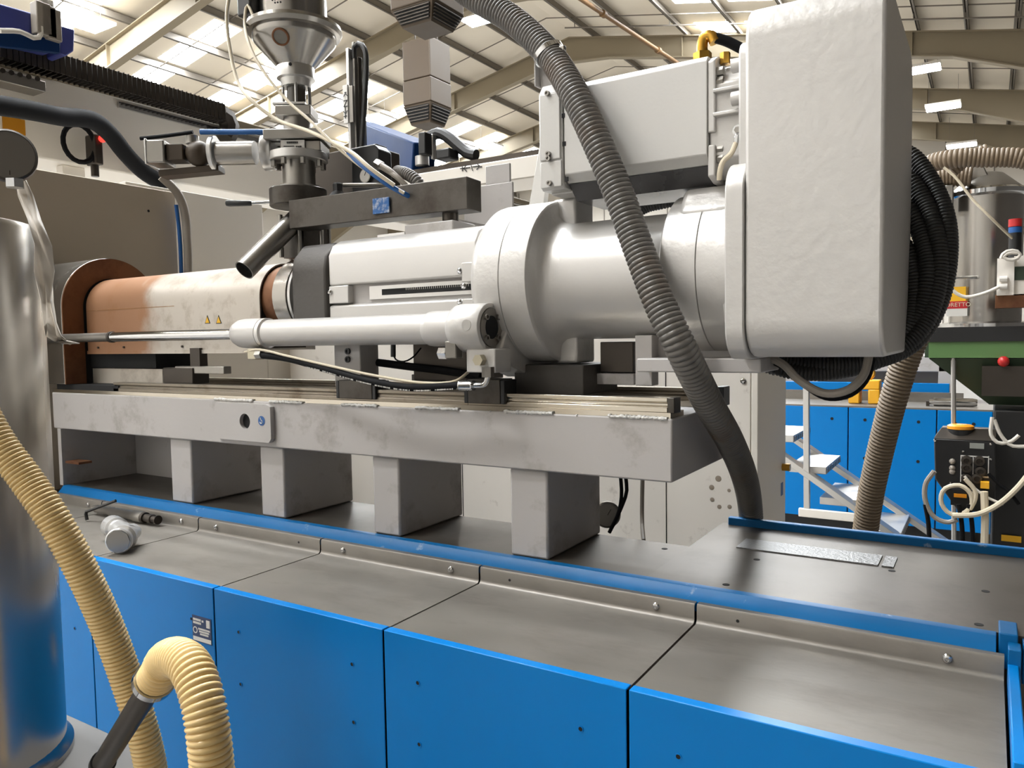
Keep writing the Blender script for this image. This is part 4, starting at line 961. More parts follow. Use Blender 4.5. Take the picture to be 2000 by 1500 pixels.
# stand under the tank
std = thing('tank_stand', 'pale grey stand plate under the drying tank', 'stand', (TX, TY, 0))
fe = at_z(215, 1432, BZ).y; sr = at_z(285, 1496, BZ).x - TX
stand_m = mat('dull_stand_paint', (136, 134, 132), 0.0, 0.5, 0.08, 4)
MB().box(TX - .35, TX + sr, TY - .45, fe, BZ - .03, BZ).build('stand_plate', stand_m, std, bevel=.004)
for sx in (TX - .32, TX + sr - .03):
    for sy in (TY - .42, fe - .03): MB().box(sx - .02, sx + .02, sy - .02, sy + .02, 0, BZ - .03).build('stand_leg', stand_m, std, bevel=.003)
# plastic wrap hanging from the tank
wp = [(34, 335), (48, 380), (66, 430), (82, 480), (88, 530), (94, 590), (100, 630), (104, 655), (118, 666), (136, 672)]
m = MB(); vs = []; rnd = random.Random(3)
for i, (px, py) in enumerate(wp):
    p = at_y(px, py, TY + .03 + .01 * math.sin(i * 1.7)); w = .011 + .004 * math.sin(i * 2.1)
    for k in range(6):
        t = k / 5 - .5; vs.append(p + RT * (w * 2 * t) + FW * (.008 * math.sin(k * 2.3 + i)))
fs = [(i * 6 + k, i * 6 + k + 1, i * 6 + 7 + k, i * 6 + 6 + k) for i in range(len(wp) - 1) for k in range(5)]
wr = m.add(vs, fs).build('plastic_wrap', rag_m, angle=180); tag(wr, 'crumpled white plastic strip hanging beside the drying tank', 'plastic strip')
md = wr.modifiers.new('thick', 'SOLIDIFY'); md.thickness = .0015
# ================================================================== CREAM HOSES AND SUCTION LANCE
o = MB().hose(path((-60, 760, .60), (0, 868, .62), (50, 935, .64), (105, 1015, .66), (165, 1125, .69), (212, 1230, .72), (250, 1335, .74), (282, 1440, .75), (300, 1540, .76), (306, 1800, .76), (300, 2200, .74)), .0262, .0074, .13, 20).build('cream_hose', yellow_hose_m, angle=80)
tag(o, 'cream corrugated hose falling in front of the tank and behind the lance', 'hose', 'cream suction hoses')
lan = thing('suction_lance', 'dark metal suction lance leaning up to the cream hose bend', 'pipe', at_y(195, 1500, .66))
l0, l1 = at_y(200, 1492, .66), at_y(306, 1322, .62)
MB().ring(l0, l1, .0165, .0145, 28).build('lance_tube', dark_steel, lan)
ld = (l1 - l0).normalized(); MB().ring(l0 - ld * .004, l0 + ld * .008, .0195, .0145, 28).build('lance_ring', black_plastic, lan)
q = l1 - ld * .012; MB().ring(q - ld * .006, q + ld * .006, .0285, .0165, 28).build('hose_clip', polished, lan)
o = MB().hose([l1 - ld * .006, l1 + ld * .02] + path((322, 1292, .615), (346, 1284, .60), (374, 1306, .585), (394, 1360, .575), (406, 1425, .57), (416, 1520, .57), (420, 1600, .57), (418, 1900, .57), (410, 2400, .58)), .0262, .0074, .13, 20).build('cream_hose', yellow_hose_m, angle=80)
tag(o, 'cream corrugated hose bent over the top of the dark lance', 'hose', 'cream suction hoses')

# ================================================================== FITTINGS LYING ON THE TRAY
f1 = thing('screw_tip', 'steel nozzle shaft with collar lying against the upstand', 'machine part', at_z(240, 1020, TZ))
pa = at_y(175, 992, 1.47); pb = at_y(308, 1018, 1.47); zz = TZ + .019
MB().lathe([(0, .010), (.02, .010), (.02, .0135), (.10, .0135), (.105, .0155), (.24, .0155), (.245, .0185), (.29, .0185), (.292, .0165)], (pb.x - .37, 1.472, zz), (1, 0, 0), 32).build('shaft', gun_steel, f1)
MB().lathe([(0, .0175), (.012, .0175), (.013, .013), (.03, .013), (.031, .0145), (.05, .0145), (.052, .011), (.072, .011), (.074, .0145), (.079, .0145)], (pb.x - .079, 1.472, zz), (1, 0, 0), 32).build('tip', dark_steel, f1)
f2 = thing('pipe_tee', 'foil wrapped steel pipe fitting with capped round end on the tray', 'machine part', at_z(225, 1075, TZ))
q = at_z(232, 1082, TZ); q = Vector((q.x, q.y, TZ + .036)); tdir = Vector((.62, -.78, 0)).normalized()
MB().lathe([(0, .033), (.003, .036), (.012, .036), (.014, .030), (.034, .028), (.037, .036), (.048, .036), (.05, .026), (.11, .024)], q, -tdir, 32).build('flanged_pipe', foil_m, f2)
MB().cyl(q + tdir * .0005, q + tdir * .003, .032, n=10).build('end_cap', gun_steel, f2)
MB().lathe([(0, .028), (.10, .027), (.105, .033), (.15, .033)], q - tdir * .075, (-.95, .25, 0), 24).build('branch', foil_m, f2)
f3 = thing('hex_key', 'black hex key resting on the foil wrapped fitting', 'tool', at_z(175, 1010, TZ))
k0, k1, k2 = at_y(226, 978, 1.44), at_y(168, 1000, 1.40), at_y(170, 1016, 1.40)
MB().tube([k0, (k0 * .1 + k1 * .9), k1, k2], .0055, 6, .01).build('key_bar', black_plastic, f3)

# ================================================================== BACKGROUND BESIDE THE MACHINE
cab = thing('control_cabinet', 'long white cabinet standing behind the machine bed', 'cabinet', (-1.9, 3.4, 0))
KY = 3.2
CX1 = X(1480, 850, KY)
MB().box(-3.55, CX1 - .03, KY, KY + .5, .05, 1.63).build('cabinet_front', white_paint, cab, bevel=.004)
MB().box(CX1 - .027, CX1, KY, KY + .51, .05, 1.62).build('cabinet_side', white_panel, cab, bevel=.003)
MB().box(-3.0, CX1, KY + .03, KY + .5, 0, .05).build('cabinet_plinth', black_plastic, cab, smooth=False)
q = at_y(1452, 744, KY); MB().lathe([(0, .012), (.004, .012), (.007, .006), (.005, 1e-5)], (q.x, KY, q.z), (0, -1, 0), 16).build('cabinet_bolt', polished, cab)
p0, p1 = at_x(1525, 912, CX1), at_x(1536, 930, CX1)
q = at_x(1528, 912, CX1); MB().cyl((CX1, q.y, q.z), (CX1 + .035, q.y, q.z), .018, n=6).build('side_plug', brass, cab)
for x in (-2.3, -1.75, -1.2): MB().box(x - .002, x + .002, KY - .0015, KY + .001, .06, 1.62).build('door_joint', dark_hole, cab, smooth=False)
sm = mat('smudge', (150, 138, 124), 0, .6, .1)
for px, py, r in ((1390, 952, 6), (1403, 935, 7), (1425, 990, 5), (1391, 976, 5), (1405, 990, 5), (1424, 958, 4), (1440, 930, 5)):
    q = at_y(px, py, KY); s = r / 520.0
    MB().lathe([(0, s), (.0004, s * .9)], (q.x, KY, q.z), (0, -1, 0), 12).build('grime_spot', sm, cab)
q = at_x(1527, 955, CX1); sgn = MB().box(CX1, CX1 + .001, q.y - .02, q.y + .02, q.z - .03, q.z + .03).build('blue_sign', label_blue, cab, smooth=False)
# guard panels of the clamp side
gp_ = thing('guard_panel', 'tall grey sheet guard panel beside the platen collar', 'guard', (-3.15, 1.8, 1.3))
MB().box(-3.40, -3.345, 1.10, at_x(342, 374, -3.345).y, .99, at_x(200, 352, -3.345).z).build('panel_sheet', dark_grey_panel, gp_, bevel=.003)
q = at_x(290, 412, -3.345); MB().cyl((-3.346, q.y, q.z), (-3.344, q.y, q.z), .006, n=12).build('panel_hole', dark_hole, gp_)
wg = thing('white_guard', 'off-white guard sheet behind the chute pipe', 'guard', (-3.55, 2.6, 0))
a, b = at_x(352, 378, -3.6), at_x(512, 396, -3.6)
MB().box(-3.65, -3.6, a.y - .3, b.y, 0, a.z + .015).build('guard_sheet', white_panel, wg, bevel=.003)
MB().box(-3.65, -3.6, b.y + .002, b.y + .5, 0, a.z - .35).build('lower_sheet', white_panel, wg, bevel=.003)

# ================================================================== SECOND MACHINE FAR RIGHT BEHIND
NY = 6.5
m2 = thing('far_machine', 'blue machine base standing across the aisle behind the stairs', 'machine base', (-1.2, NY + .5, 0))
xs = [X(1855, 800, NY) + .02, X(1830, 800, NY), X(1657, 800, NY), X(1470, 800, NY), X(1290, 800, NY)]
xe = X(1940, 810, NY)
for xa, xb in zip(xs[1:], [xe] + xs[1:-1]):
    pn_ = MB().box(xa + .004, xb - .004, NY, NY + .03, .12, TZ).build('front_panel', blue_paint, m2, bevel=.004)
    for x in (xa + .12, xb - .12):
        for z in (.92, .62): MB().cyl((x, NY - .002, z), (x, NY + .001, z), .012, n=10).build('screw_hole', dark_hole, pn_)
MB().box(xs[-1], xe, NY + .03, NY + 1.2, .12, TZ - .01).build('frame', dark_steel, m2, smooth=False)
MB().box(xs[-1], xe - .1, NY + .05, NY + 1.1, 0, .12).build('plinth', black_plastic, m2, smooth=False)
MB().box(xs[-1], xe, NY + .0, NY + .55, TZ, TZ + .012).build('tray', steel_plate, m2, smooth=False)
MB().box(xs[-1], xe - .2, NY + .55, NY + .58, TZ + .012, TZ + .09).build('upstand', steel_plate, m2, smooth=False)
MB().box(xs[-1], xe - .3, NY + .60, NY + .65, TZ + .02, TZ + .16).build('rim', blue_paint, m2, bevel=.004)
for px in (1588, 1846): 
    q = at_y(px, 770, NY + .8); MB().box(q.x - .05, q.x + .05, NY + .75, NY + .95, TZ, 1.55).build('leg', grey_paint, m2, bevel=.005)
MB().box(X(1560, 700, NY + .75), X(1865, 700, NY + .75), NY + .75, NY + 1.1, Z(1700, 726, NY + .75), Z(1700, 694, NY + .75)).build('beam', grey_paint, m2, bevel=.008)
MB().box(xs[-1] + .1, xe - .4, NY + 1.0, NY + 1.05, TZ, 1.5).build('rear_panel', grey_paint, m2, smooth=False)
# yellow clamp block and shaft on its tray
yb = thing('yellow_clamp', 'yellow arched lifting clamp standing on the far tray', 'clamp', at_y(1690, 788, NY + .25))
a, b = at_y(1657, 742, NY + .2), at_y(1718, 788, NY + .2)
zt_, zb_ = a.z, TZ + .012
MB().box(a.x, a.x + .085, NY + .2, NY + .34, zb_, zb_ + (zt_ - zb_) * .62).build('clamp_leg', yellow_paint, yb, bevel=.01)
MB().box(b.x - .085, b.x, NY + .2, NY + .34, zb_, zb_ + (zt_ - zb_) * .62).build('clamp_leg', yellow_paint, yb, bevel=.01)
MB().prism([(a.x, zb_ + (zt_ - zb_) * .6), (b.x, zb_ + (zt_ - zb_) * .6), (b.x, zt_), (a.x + .1, zt_), (a.x, zt_ - .05)], 'y', NY + .2, NY + .34).build('clamp_bridge', yellow_paint, yb, bevel=.01)
MB().tube([(b.x - .08, NY + .27, zt_), (b.x - .05, NY + .27, zt_ + .05), (b.x - .07, NY + .27, zt_ + .09), (b.x - .1, NY + .27, zt_ + .05)], .012, 8, .01).build('clamp_hook', brass, yb)
sh = thing('far_shaft', 'bright steel shaft lying on the far tray', 'machine part', at_y(1860, 785, NY + .2))
a, b = at_y(1815, 784, NY + .2), at_y(1900, 784, NY + .2)
MB().lathe([(0, .02), (.03, .02), (.03, .032), (b.x - a.x, .032), (b.x - a.x + .03, .025)], (a.x, NY + .2, TZ + .045), (1, 0, 0), 20).build('shaft_bar', polished, sh)
MB().box(a.x - .02, a.x + .0, NY + .17, NY + .23, TZ + .012, TZ + .05).build('shaft_rest', dark_steel, sh, smooth=False)
# ================================================================== ALUMINIUM STEPS
SY0, SY1 = 5.0, 5.6
stp = thing('aluminium_steps', 'aluminium industrial steps rising left in front of the far blue base', 'steps', (-.9, 5.3, 0))
tread_z = []
tr_px = [((1697, 1760), 1040), ((1606, 1672), 976), ((1545, 1612), 912), ((1482, 1548), 850)]
for (pa_, pb_), py in tr_px:
    z = Z((pa_ + pb_) / 2, py, SY0); xa, xb = X(pa_, py, SY0), X(pb_, py, SY0)
    tread_z.append((xa, xb, z))
    t_ = MB().box(xa - .02, xb, SY0 + .03, SY1 - .03, z - .045, z).build('tread', aluminium, stp, bevel=.003)
    for k in range(9):
        y = SY0 + .06 + k * (SY1 - SY0 - .12) / 8; MB().box(xb - .001, xb + .004, y - .012, y + .012, z - .04, z - .01).build('tread_rib', gun_steel, t_, smooth=False)
xa0, za0 = tread_z[-1][0], tread_z[-1][2]; xb0, zb0 = tread_z[0][1], tread_z[0][2]
sl = (zb0 - za0) / (xb0 - xa0)
for y in (SY0, SY1):
    p = Vector((xa0 - .25, y, za0 - .03 - .25 * sl * 1)); q = Vector((xb0 + .45, y, zb0 - .03 + .45 * sl))
    q = p + (q - p) * ((p.z - .02) / (p.z - q.z))
    MB().bar(p, q, .035, .10, (0, 1, 0)).build('stringer', aluminium, stp, bevel=.003)
MB().bar((X(1578, 740, SY0 - .03), SY0 - .03, Z(1578, 1000, SY0)), (X(1575, 740, SY0 - .03), SY0 - .03, Z(1575, 740, SY0)), .035, .035, (0, 1, 0)).build('handrail_post', aluminium, stp, bevel=.004)
a, b = at_y(1560, 992, SY0 - .05), at_y(1640, 1010, SY0 - .05)
MB().box(a.x, b.x + .1, SY0 - .06, SY0 - .03, b.z - .02, a.z).build('kick_plate', white_paint, stp, bevel=.004)
# ================================================================== DRYER HOPPER ON ITS GREEN CART
DY = 4.6
def D(px, py, y=DY): return at_y(px, py, y)
dry = thing('dryer_hopper', 'stainless dryer hopper with ribbed inlet hose at the right edge', 'dryer', D(1922, 640))
dc = D(1922, 640); dr = (D(1996, 400) - D(1848, 400)).length / 2 * .97
zt_, zb_ = Z(1922, 385, DY), Z(1922, 632, DY)
MB().lathe([(zb_, dr), (zt_, dr)], (dc.x, DY, 0), (0, 0, 1), 48).build('drum', brushed, dry)
MB().lathe([(zt_ - .01, dr), (zt_, dr + .015), (zt_ + .02, dr + .018), (zt_ + .03, dr + .005)], (dc.x, DY, 0), (0, 0, 1), 48).build('drum_rim', polished, dry)
MB().lathe([(zt_ + .03, dr), (zt_ + .11, dr * .45), (zt_ + .12, .04)], (dc.x, DY, 0), (0, 0, 1), 48).build('lid', gun_steel, dry)
a, b = D(1895, 325), D(1945, 355); MB().hexa([(a.x, DY - .1, b.z - .06), (b.x, DY - .1, b.z - .06), (b.x, DY + .1, b.z - .06), (a.x, DY + .1, b.z - .06)], [(a.x, DY - .08, a.z), (b.x - .06, DY - .08, a.z), (b.x - .06, DY + .08, a.z), (a.x, DY + .08, a.z)]).build('lid_box', gun_steel, dry, bevel=.005)
MB().lathe([(zb_ - .02, dr + .06), (zb_, dr + .06), (zb_ + .01, dr)], (dc.x, DY, 0), (0, 0, 1), 48).build('base_ring', polished, dry)
yl = D(1867, 586, DY - dr - .01)
def panel(name, px0, py0, px1, py1, y, m_, parent, th=.006):
    a, b = at_y(px0, py0, y), at_y(px1, py1, y); return MB().box(a.x, b.x, y, y + th, b.z, a.z).build(name, m_, parent, bevel=.0)
lp_ = panel('yellow_label', 1851, 561, 1886, 590, DY - dr * .98, label_yellow, dry)
lr_ = panel('red_label', 1850, 589, 1889, 602, DY - dr * .985, label_red, dry)
lettering('MORETTO', tube_cream, lr_, at_y(1866, 595.5, DY - dr * .985 - .002), (1, 0, 0), (0, 0, 1), .028)
panel('white_label', 1848, 602, 1889, 617, DY - dr * .98, label_white, dry)
MB().cyl(D(1856, 543, DY - dr - .02), D(1909, 541, DY - dr - .02), .006, n=8).build('door_bar', polished, dry)
MB().box(D(1848, 380).x, D(1865, 380).x, DY - dr - .03, DY - dr + .06, Z(1860, 420, DY), Z(1860, 372, DY)).build('latch', gun_steel, dry, bevel=.004)
o = MB().hose([D(2040, 322, 4.2), D(1990, 309, 4.2), D(1920, 308, 4.2), D(1860, 310, 4.2), D(1815, 322, 4.25), D(1800, 345, 4.3)], .045, .018, .12, 18).build('inlet_hose', brown_hose_m); tag(o, 'thick dusty ribbed hose running level above the dryer', 'hose')
o = MB().hose([D(1930, 292, 4.3), D(1910, 300, 4.3), D(1880, 318, 4.3), D(1860, 335, 4.3)], .03, .016, .12, 14).build('inlet_hose', brown_hose_m); tag(o, 'small ribbed hose end above the level dusty hose', 'hose')
o = MB().hose([D(1898, 345, 4.45), D(1870, 345, 4.45), D(1840, 348, 4.45), D(1800, 360, 4.45)], .05, .016, .1, 16).build('outlet_hose', brown_hose_m); tag(o, 'short ribbed hose joining the dryer lid from the left', 'hose')
o = MB().tube([D(1843, 327, 4.1), D(1865, 345, 4.1), D(1900, 390, 4.1), D(1940, 430, 4.1), D(1982, 470, DY - .36)], .006, 8, .03).build('thin_tube', tube_cream); tag(o, 'thin white tube slanting across the dryer drum', 'tube')
# cart
crt = thing('dryer_cart', 'green and black cart carrying the dryer at the right edge', 'cart', D(1950, 1050))
panel('green_band', 1814, 666, 2010, 699, DY - .32, green_paint, crt, .05)
panel('black_band', 1814, 640, 2010, 666, DY - .33, black_plastic, crt, .06)
MB().box(D(1814, 650).x, D(2060, 650).x, DY - .27, DY + .3, Z(1900, 699, DY - .32), Z(1900, 645, DY - .32)).build('top_frame', dark_green, crt, smooth=False)
a, b, c_, d_ = D(1814, 700, DY - .31), D(2060, 700, DY - .31), D(2060, 800, DY - .2), D(1932, 790, DY - .2)
MB().hexa([(d_.x, DY - .2, d_.z), (c_.x, DY - .2, d_.z), (c_.x, DY + .1, d_.z), (d_.x, DY + .1, d_.z)], [(a.x, DY - .31, a.z), (b.x, DY - .31, a.z), (b.x, DY + .25, a.z), (a.x, DY + .25, a.z)]).build('funnel', dark_green, crt, smooth=False)
MB().box(D(1938, 900).x, D(2060, 900).x, DY - .28, DY + .2, .05, D(1938, 790).z).build('cart_body', black_plastic, crt, bevel=.01)
panel('feed_window', 1918, 715, 2004, 775, DY - .33, dark_steel, crt, .05)
q = D(1960, 706, DY - .34); MB().ball(q, .025, 14).build('red_knob', red_paint, crt)
q = D(1975, 1052, DY - .29); MB().box(q.x - .04, q.x + .04, q.y - .002, q.y, q.z - .015, q.z + .015).build('cart_label', label_yellow, crt, smooth=False)
MB().cyl(D(1862, 690, DY - .3), Vector((D(1868, 1050, DY - .3).x, DY - .3, .02)), .011, n=10).build('cart_rod', aluminium, crt)
# control box on the cart
cbx = thing('control_box', 'black control box with orange emergency button and round plugs', 'control box', D(1880, 1010, DY - .45))
BYc = DY - .45
p = [D(1824, 856, BYc), D(1945, 862, BYc), D(1945, 1000, BYc), D(1872, 1000, BYc), D(1826, 935, BYc)]
MB().prism([(q.x, q.z) for q in p], 'y', BYc, BYc + .16).build('box_case', black_plastic, cbx, bevel=.006)
p = [D(1824, 856, BYc), D(1945, 862, BYc)]
MB().hexa([(p[0].x, BYc, p[0].z), (p[1].x, BYc, p[0].z), (p[1].x, BYc + .16, p[0].z), (p[0].x, BYc + .16, p[0].z)], [(p[0].x + .03, BYc + .08, p[0].z + .045), (p[1].x, BYc + .08, p[0].z + .045), (p[1].x, BYc + .16, p[0].z + .045), (p[0].x + .03, BYc + .16, p[0].z + .045)]).build('box_top', dark_steel, cbx, smooth=False)
q = D(1876, 838, BYc + .08)
MB().lathe([(-.06, .055), (0, .055)], q, (0, 0, 1), 28).build('button_collar', black_plastic, cbx)
MB().lathe([(0, .05), (.002, .056), (.016, .056), (.022, .045)], q, (0, 0, 1), 28).build('emergency_button', orange_plastic, cbx)
def cpanel(n_, x0, y0, x1, y1, m_, dy=.004): 
    a, b = D(x0, y0, BYc - dy), D(x1, y1, BYc - dy); return MB().box(a.x, b.x, BYc - dy, BYc - .0005, b.z, a.z).build(n_, m_, cbx, smooth=False)
cpanel('display', 1894, 865, 1922, 877, screen_grey)
for px, py in ((1860, 901), (1860, 914), (1860, 921)):
    q = D(px, py, BYc); MB().ball((q.x, BYc - .002, q.z), .014, 10).build('switch', cable_grey, cbx)
for px, py in ((1888, 899), (1913, 900), (1888, 913), (1915, 920), (1888, 934), (1908, 934)):
    q = D(px, py, BYc); MB().lathe([(0, .024), (.02, .022), (.022, .012), (.012, .01), (.012, 1e-5)], (q.x, BYc, q.z), (0, -1, 0), 18).build('plug_socket', dark_steel, cbx)
for x0, y0, x1, y1 in ((1876, 891, 1931, 892), (1876, 930, 1931, 931), (1876, 891, 1877, 941), (1900, 891, 1901, 931), (1930, 891, 1931, 931)): cpanel('white_outline', x0, y0, x1, y1, label_white, .003)
for px, py in ((1826, 860), (1881, 882), (1935, 867), (1857, 943), (1935, 897)):
    q = D(px, py, BYc); MB().ball((q.x, BYc, q.z), .007, 8).build('case_screw', polished, cbx)
lo = cpanel('lower_module', 1857, 955, 1925, 992, black_plastic, .05)
cpanel('orange_plug', 1863, 964, 1888, 973, orange_plastic, .056)
cpanel('yellow_plug', 1915, 942, 1932, 955, yellow_paint, .056)
cpanel('white_plug', 1892, 960, 1906, 968, label_white, .056)
def loop(name, pts, r, m_, lb): 
    o = MB().tube(path(*pts), r, 8, .02).build(name, m_); tag(o, lb, 'cable'); return o
B2 = BYc - .1
loop('coiled_cable', [(1885, 935, B2), (1905, 960, B2), (1900, 985, B2), (1880, 1003, B2), (1855, 1003, B2), (1838, 980, B2), (1845, 955, B2), (1875, 948, B2), (1896, 965, B2), (1895, 995, B2), (1870, 1007, B2), (1860, 1005, B2)], .010, tube_cream, 'cream cable coiled in a ring before the control box')
loop('cream_cable', [(1860, 1007, B2 - .02), (1910, 1004, B2 - .02), (1950, 985, B2 - .02), (1985, 955, B2 - .02), (2010, 925, B2 - .02)], .012, tube_cream, 'cream cable rising right from the coil to the picture edge')
loop('black_cable', [(1930, 925, B2), (1950, 945, B2), (1970, 960, B2), (1990, 985, B2)], .008, cable_black, 'black cable leaving the round plugs to the right')
loop('grey_cable', [(1825, 920, B2), (1808, 945, B2), (1808, 980, B2), (1825, 1010, B2), (1850, 1020, B2), (1870, 1015, B2)], .011, cable_grey, 'grey cable bowing left of the control box')
loop('cream_riser', [(1922, 960, B2), (1924, 1010, B2), (1923, 1060, B2), (1922, 1110, B2)], .016, tube_cream, 'straight cream tube dropping from the yellow plug')
loop('white_cable', [(1938, 815, B2), (1936, 850, B2), (1950, 865, B2), (1975, 862, B2), (1990, 850, B2)], .008, cable_white, 'white cable looping down right of the orange button')
loop('white_cable', [(1942, 820, B2), (1955, 850, B2), (1975, 870, B2), (2005, 872, B2)], .008, cable_white, 'white cable curving behind the first loop right of the orange button')
loop('thin_wire', [(1884, 930, B2), (1905, 955, B2), (1935, 975, B2), (1960, 985, B2)], .006, cable_white, 'thin white wire slanting across the coil')
for px, lb in ((1815, 'left black cable hanging to the floor under the control box'), (1880, 'middle black cable hanging to the floor under the control box'), (1900, 'right black cable hanging to the floor under the control box')):
    loop('hanging_cable', [(px - 8, 985, B2), (px - 2, 1020, B2), (px, 1060, B2), (px, 1110, B2)], .010, cable_black, lb)
# white valve terminal on the dryer side
vt = thing('valve_terminal', 'white valve terminal box with looped cable on the dryer side', 'junction box', D(1975, 580, DY - .4))
panel('terminal_case', 1948, 505, 1980, 576, DY - .42, white_paint, vt, .08)
panel('terminal_side', 1981, 500, 2010, 576, DY - .40, white_panel, vt, .1)
panel('green_patch', 1982, 521, 2010, 546, DY - .405, dark_green, vt, .004)
panel('mount_bracket', 1944, 576, 2010, 600, DY - .40, rust_m, vt, .1)
for py in (545, 560):
    q = D(1952, py, DY - .43); MB().cyl(q, q + Vector((.03, 0, 0)), .013, n=10).build('terminal_gland', label_white, vt)
loop('terminal_cable', [(1952, 560, DY - .44), (1925, 572, DY - .44), (1885, 580, DY - .44), (1862, 568, DY - .44), (1855, 555, DY - .44)], .008, cable_white, 'white cable swinging left from the valve terminal over the yellow label')
loop('terminal_loop', [(1955, 505, DY - .45), (1962, 493, DY - .45), (1985, 490, DY - .45), (1993, 500, DY - .45), (1975, 508, DY - .45), (1960, 502, DY - .45), (1970, 494, DY - .45), (1990, 494, DY - .45)], .008, cable_white, 'white cable looped on top of the valve terminal')
ss = thing('signal_stack', 'red and blue banded black post beside the dryer drum', 'post', D(1983, 500, DY - .36))
for nm, y0, y1, m_, r in (('post_body', 455, 505, black_plastic, .026), ('blue_band', 444, 455, label_blue, .027), ('red_band', 428, 443, red_paint, .027)):
    a, b = D(1983, y0, DY - .36), D(1983, y1, DY - .36); MB().cyl((a.x, a.y, b.z), (a.x, a.y, a.z), r, n=18).build(nm, m_, ss)

# ================================================================== HANDLING ROBOT AND GANTRY OVER THE CLAMP
GX = -4.2
gan = thing('robot_gantry', 'pale grey gantry beam with drag chain crossing the upper left', 'gantry', (GX, 3.0, 0))
a, b = at_x(0, 118, GX), at_x(640, 320, GX); a2 = at_x(0, 292, GX)
zt_, zb_ = at_x(250, 195, GX).z, at_x(130, 318, GX).z
MB().box(GX - .3, GX, a.y - .5, b.y + 3.2, zb_, zt_).build('gantry_beam', white_panel, gan, bevel=.01)
MB().box(GX - .32, GX + .03, a.y - .5, b.y + 3.2, zt_ + .0, zt_ + .05).build('beam_cap', rafter_m, gan, bevel=.006)
MB().box(GX + .001, GX + .02, a.y + .6, b.y + 3.0, zt_ - .06, zt_ - .03).build('guide_rail', polished, gan, smooth=False)
MB().box(GX - .12, GX - .05, 2.3, 2.42, 0, zb_).build('gantry_post', white_panel, gan, bevel=.005)
lbq = [at_x(4, 225, GX + .002), at_x(50, 265, GX + .002)]
MB().box(GX, GX + .004, lbq[0].y, lbq[1].y, lbq[1].z, lbq[0].z).build('ochre_plate', label_ochre, gan, smooth=False)
# drag chain: single links
n0, n1 = at_x(-10, 95, GX + .08), at_x(430, 222, GX + .08)
cnt = 46; link0 = None
dirc = (n1 - n0) / cnt
for k in range(cnt):
    p = n0 + dirc * k
    if link0 is None:
        m = MB(); hh_, ww = .048, .05
        q = p + dirc * .86
        for s in (-1, 1): m.hexa([(p.x + s * ww - .006, p.y, p.z - hh_), (p.x + s * ww + .006, p.y, p.z - hh_), (q.x + s * ww + .006, q.y, q.z - hh_), (q.x + s * ww - .006, q.y, q.z - hh_)], [(p.x + s * ww - .006, p.y, p.z + hh_), (p.x + s * ww + .006, p.y, p.z + hh_), (q.x + s * ww + .006, q.y, q.z + hh_), (q.x + s * ww - .006, q.y, q.z + hh_)])
        for s in (-1, 1): m.box(p.x - ww, p.x + ww, p.y + .01, p.y + dirc.y * .5, p.z + s * hh_ - .008, p.z + s * hh_ + .008)
        link0 = m.build('chain_link', dark_steel, gan, smooth=False)
    else: again(link0, WL[link0.name] + dirc * k, gan)
e_ = path((430, 218, 3.2)); 
bend = [at_x(px, py, GX + .08) for px, py in ((430, 222), (440, 228), (447, 240), (448, 256), (440, 272))]
MB().tube(bend, .06, 8, .05).build('chain_bend', dark_steel, gan)
# purple robot carriage with valve block
rc = thing('robot_carriage', 'purple blue robot carriage box in the upper left corner', 'robot', at_x(70, 110, GX + .3))
CXr = GX + .25
a, b, c_, d_ = at_x(-20, 0, CXr), at_x(110, 38, CXr), at_x(110, 100, CXr), at_x(-20, 70, CXr)
MB().prism([(a.y, a.z), (b.y, b.z), (c_.y, c_.z), (d_.y, d_.z)], 'x', CXr - .25, CXr).build('carriage_box', robot_blue, rc, bevel=.01)
a, b, c_, d_ = at_x(112, 48, CXr + .01), at_x(146, 58, CXr + .01), at_x(144, 100, CXr + .01), at_x(128, 110, CXr + .01)
e2 = at_x(118, 105, CXr + .01)
MB().prism([(a.y, a.z), (b.y, b.z), (c_.y, c_.z), (d_.y, d_.z), (e2.y, e2.z)], 'x', CXr - .2, CXr + .012).build('end_box', robot_blue, rc, bevel=.006)
a, b = at_x(-20, 60, CXr + .03), at_x(118, 104, CXr + .03)
MB().prism([(a.y, a.z), (at_x(118, 72, CXr + .03).y, at_x(118, 72, CXr + .03).z), (b.y, b.z), (at_x(-20, 88, CXr + .03).y, at_x(-20, 88, CXr + .03).z)], 'x', CXr + .001, CXr + .03).build('lower_plate', robot_dark_blue, rc, bevel=.004)
for i, (px, py) in enumerate(((80, 32), (90, 38), (100, 44))):
    q = at_x(px, py, CXr + .03); MB().box(q.x - .03, q.x + .03, q.y - .035, q.y + .035, q.z - .09, q.z + .06).build('valve', cable_grey, rc, bevel=.005)
    MB().cyl((q.x, q.y, q.z + .06), (q.x, q.y, q.z + .10), .016, n=10).build('valve_fitting', label_white, rc)
MB().tube([at_x(0, 60, CXr + .05), at_x(40, 62, CXr + .05), at_x(70, 75, CXr + .05), at_x(80, 68, CXr + .05), at_x(80, 52, CXr + .05)], .012, 8, .03).build('air_line', cable_white, rc)
a, b = at_x(-10, 112, GX + .16), at_x(90, 172, GX + .16)
MB().box(GX + .04, GX + .16, a.y, b.y, b.z - .02, a.z - .05).build('carriage_plate', gun_steel, rc, bevel=.004)
for k in range(5):
    q = at_x(5 + k * 17, 138 + k * 4, GX + .161); MB().cyl((GX + .16, q.y, q.z), (GX + .166, q.y, q.z), .012, n=8).build('plate_bolt', dark_steel, rc)
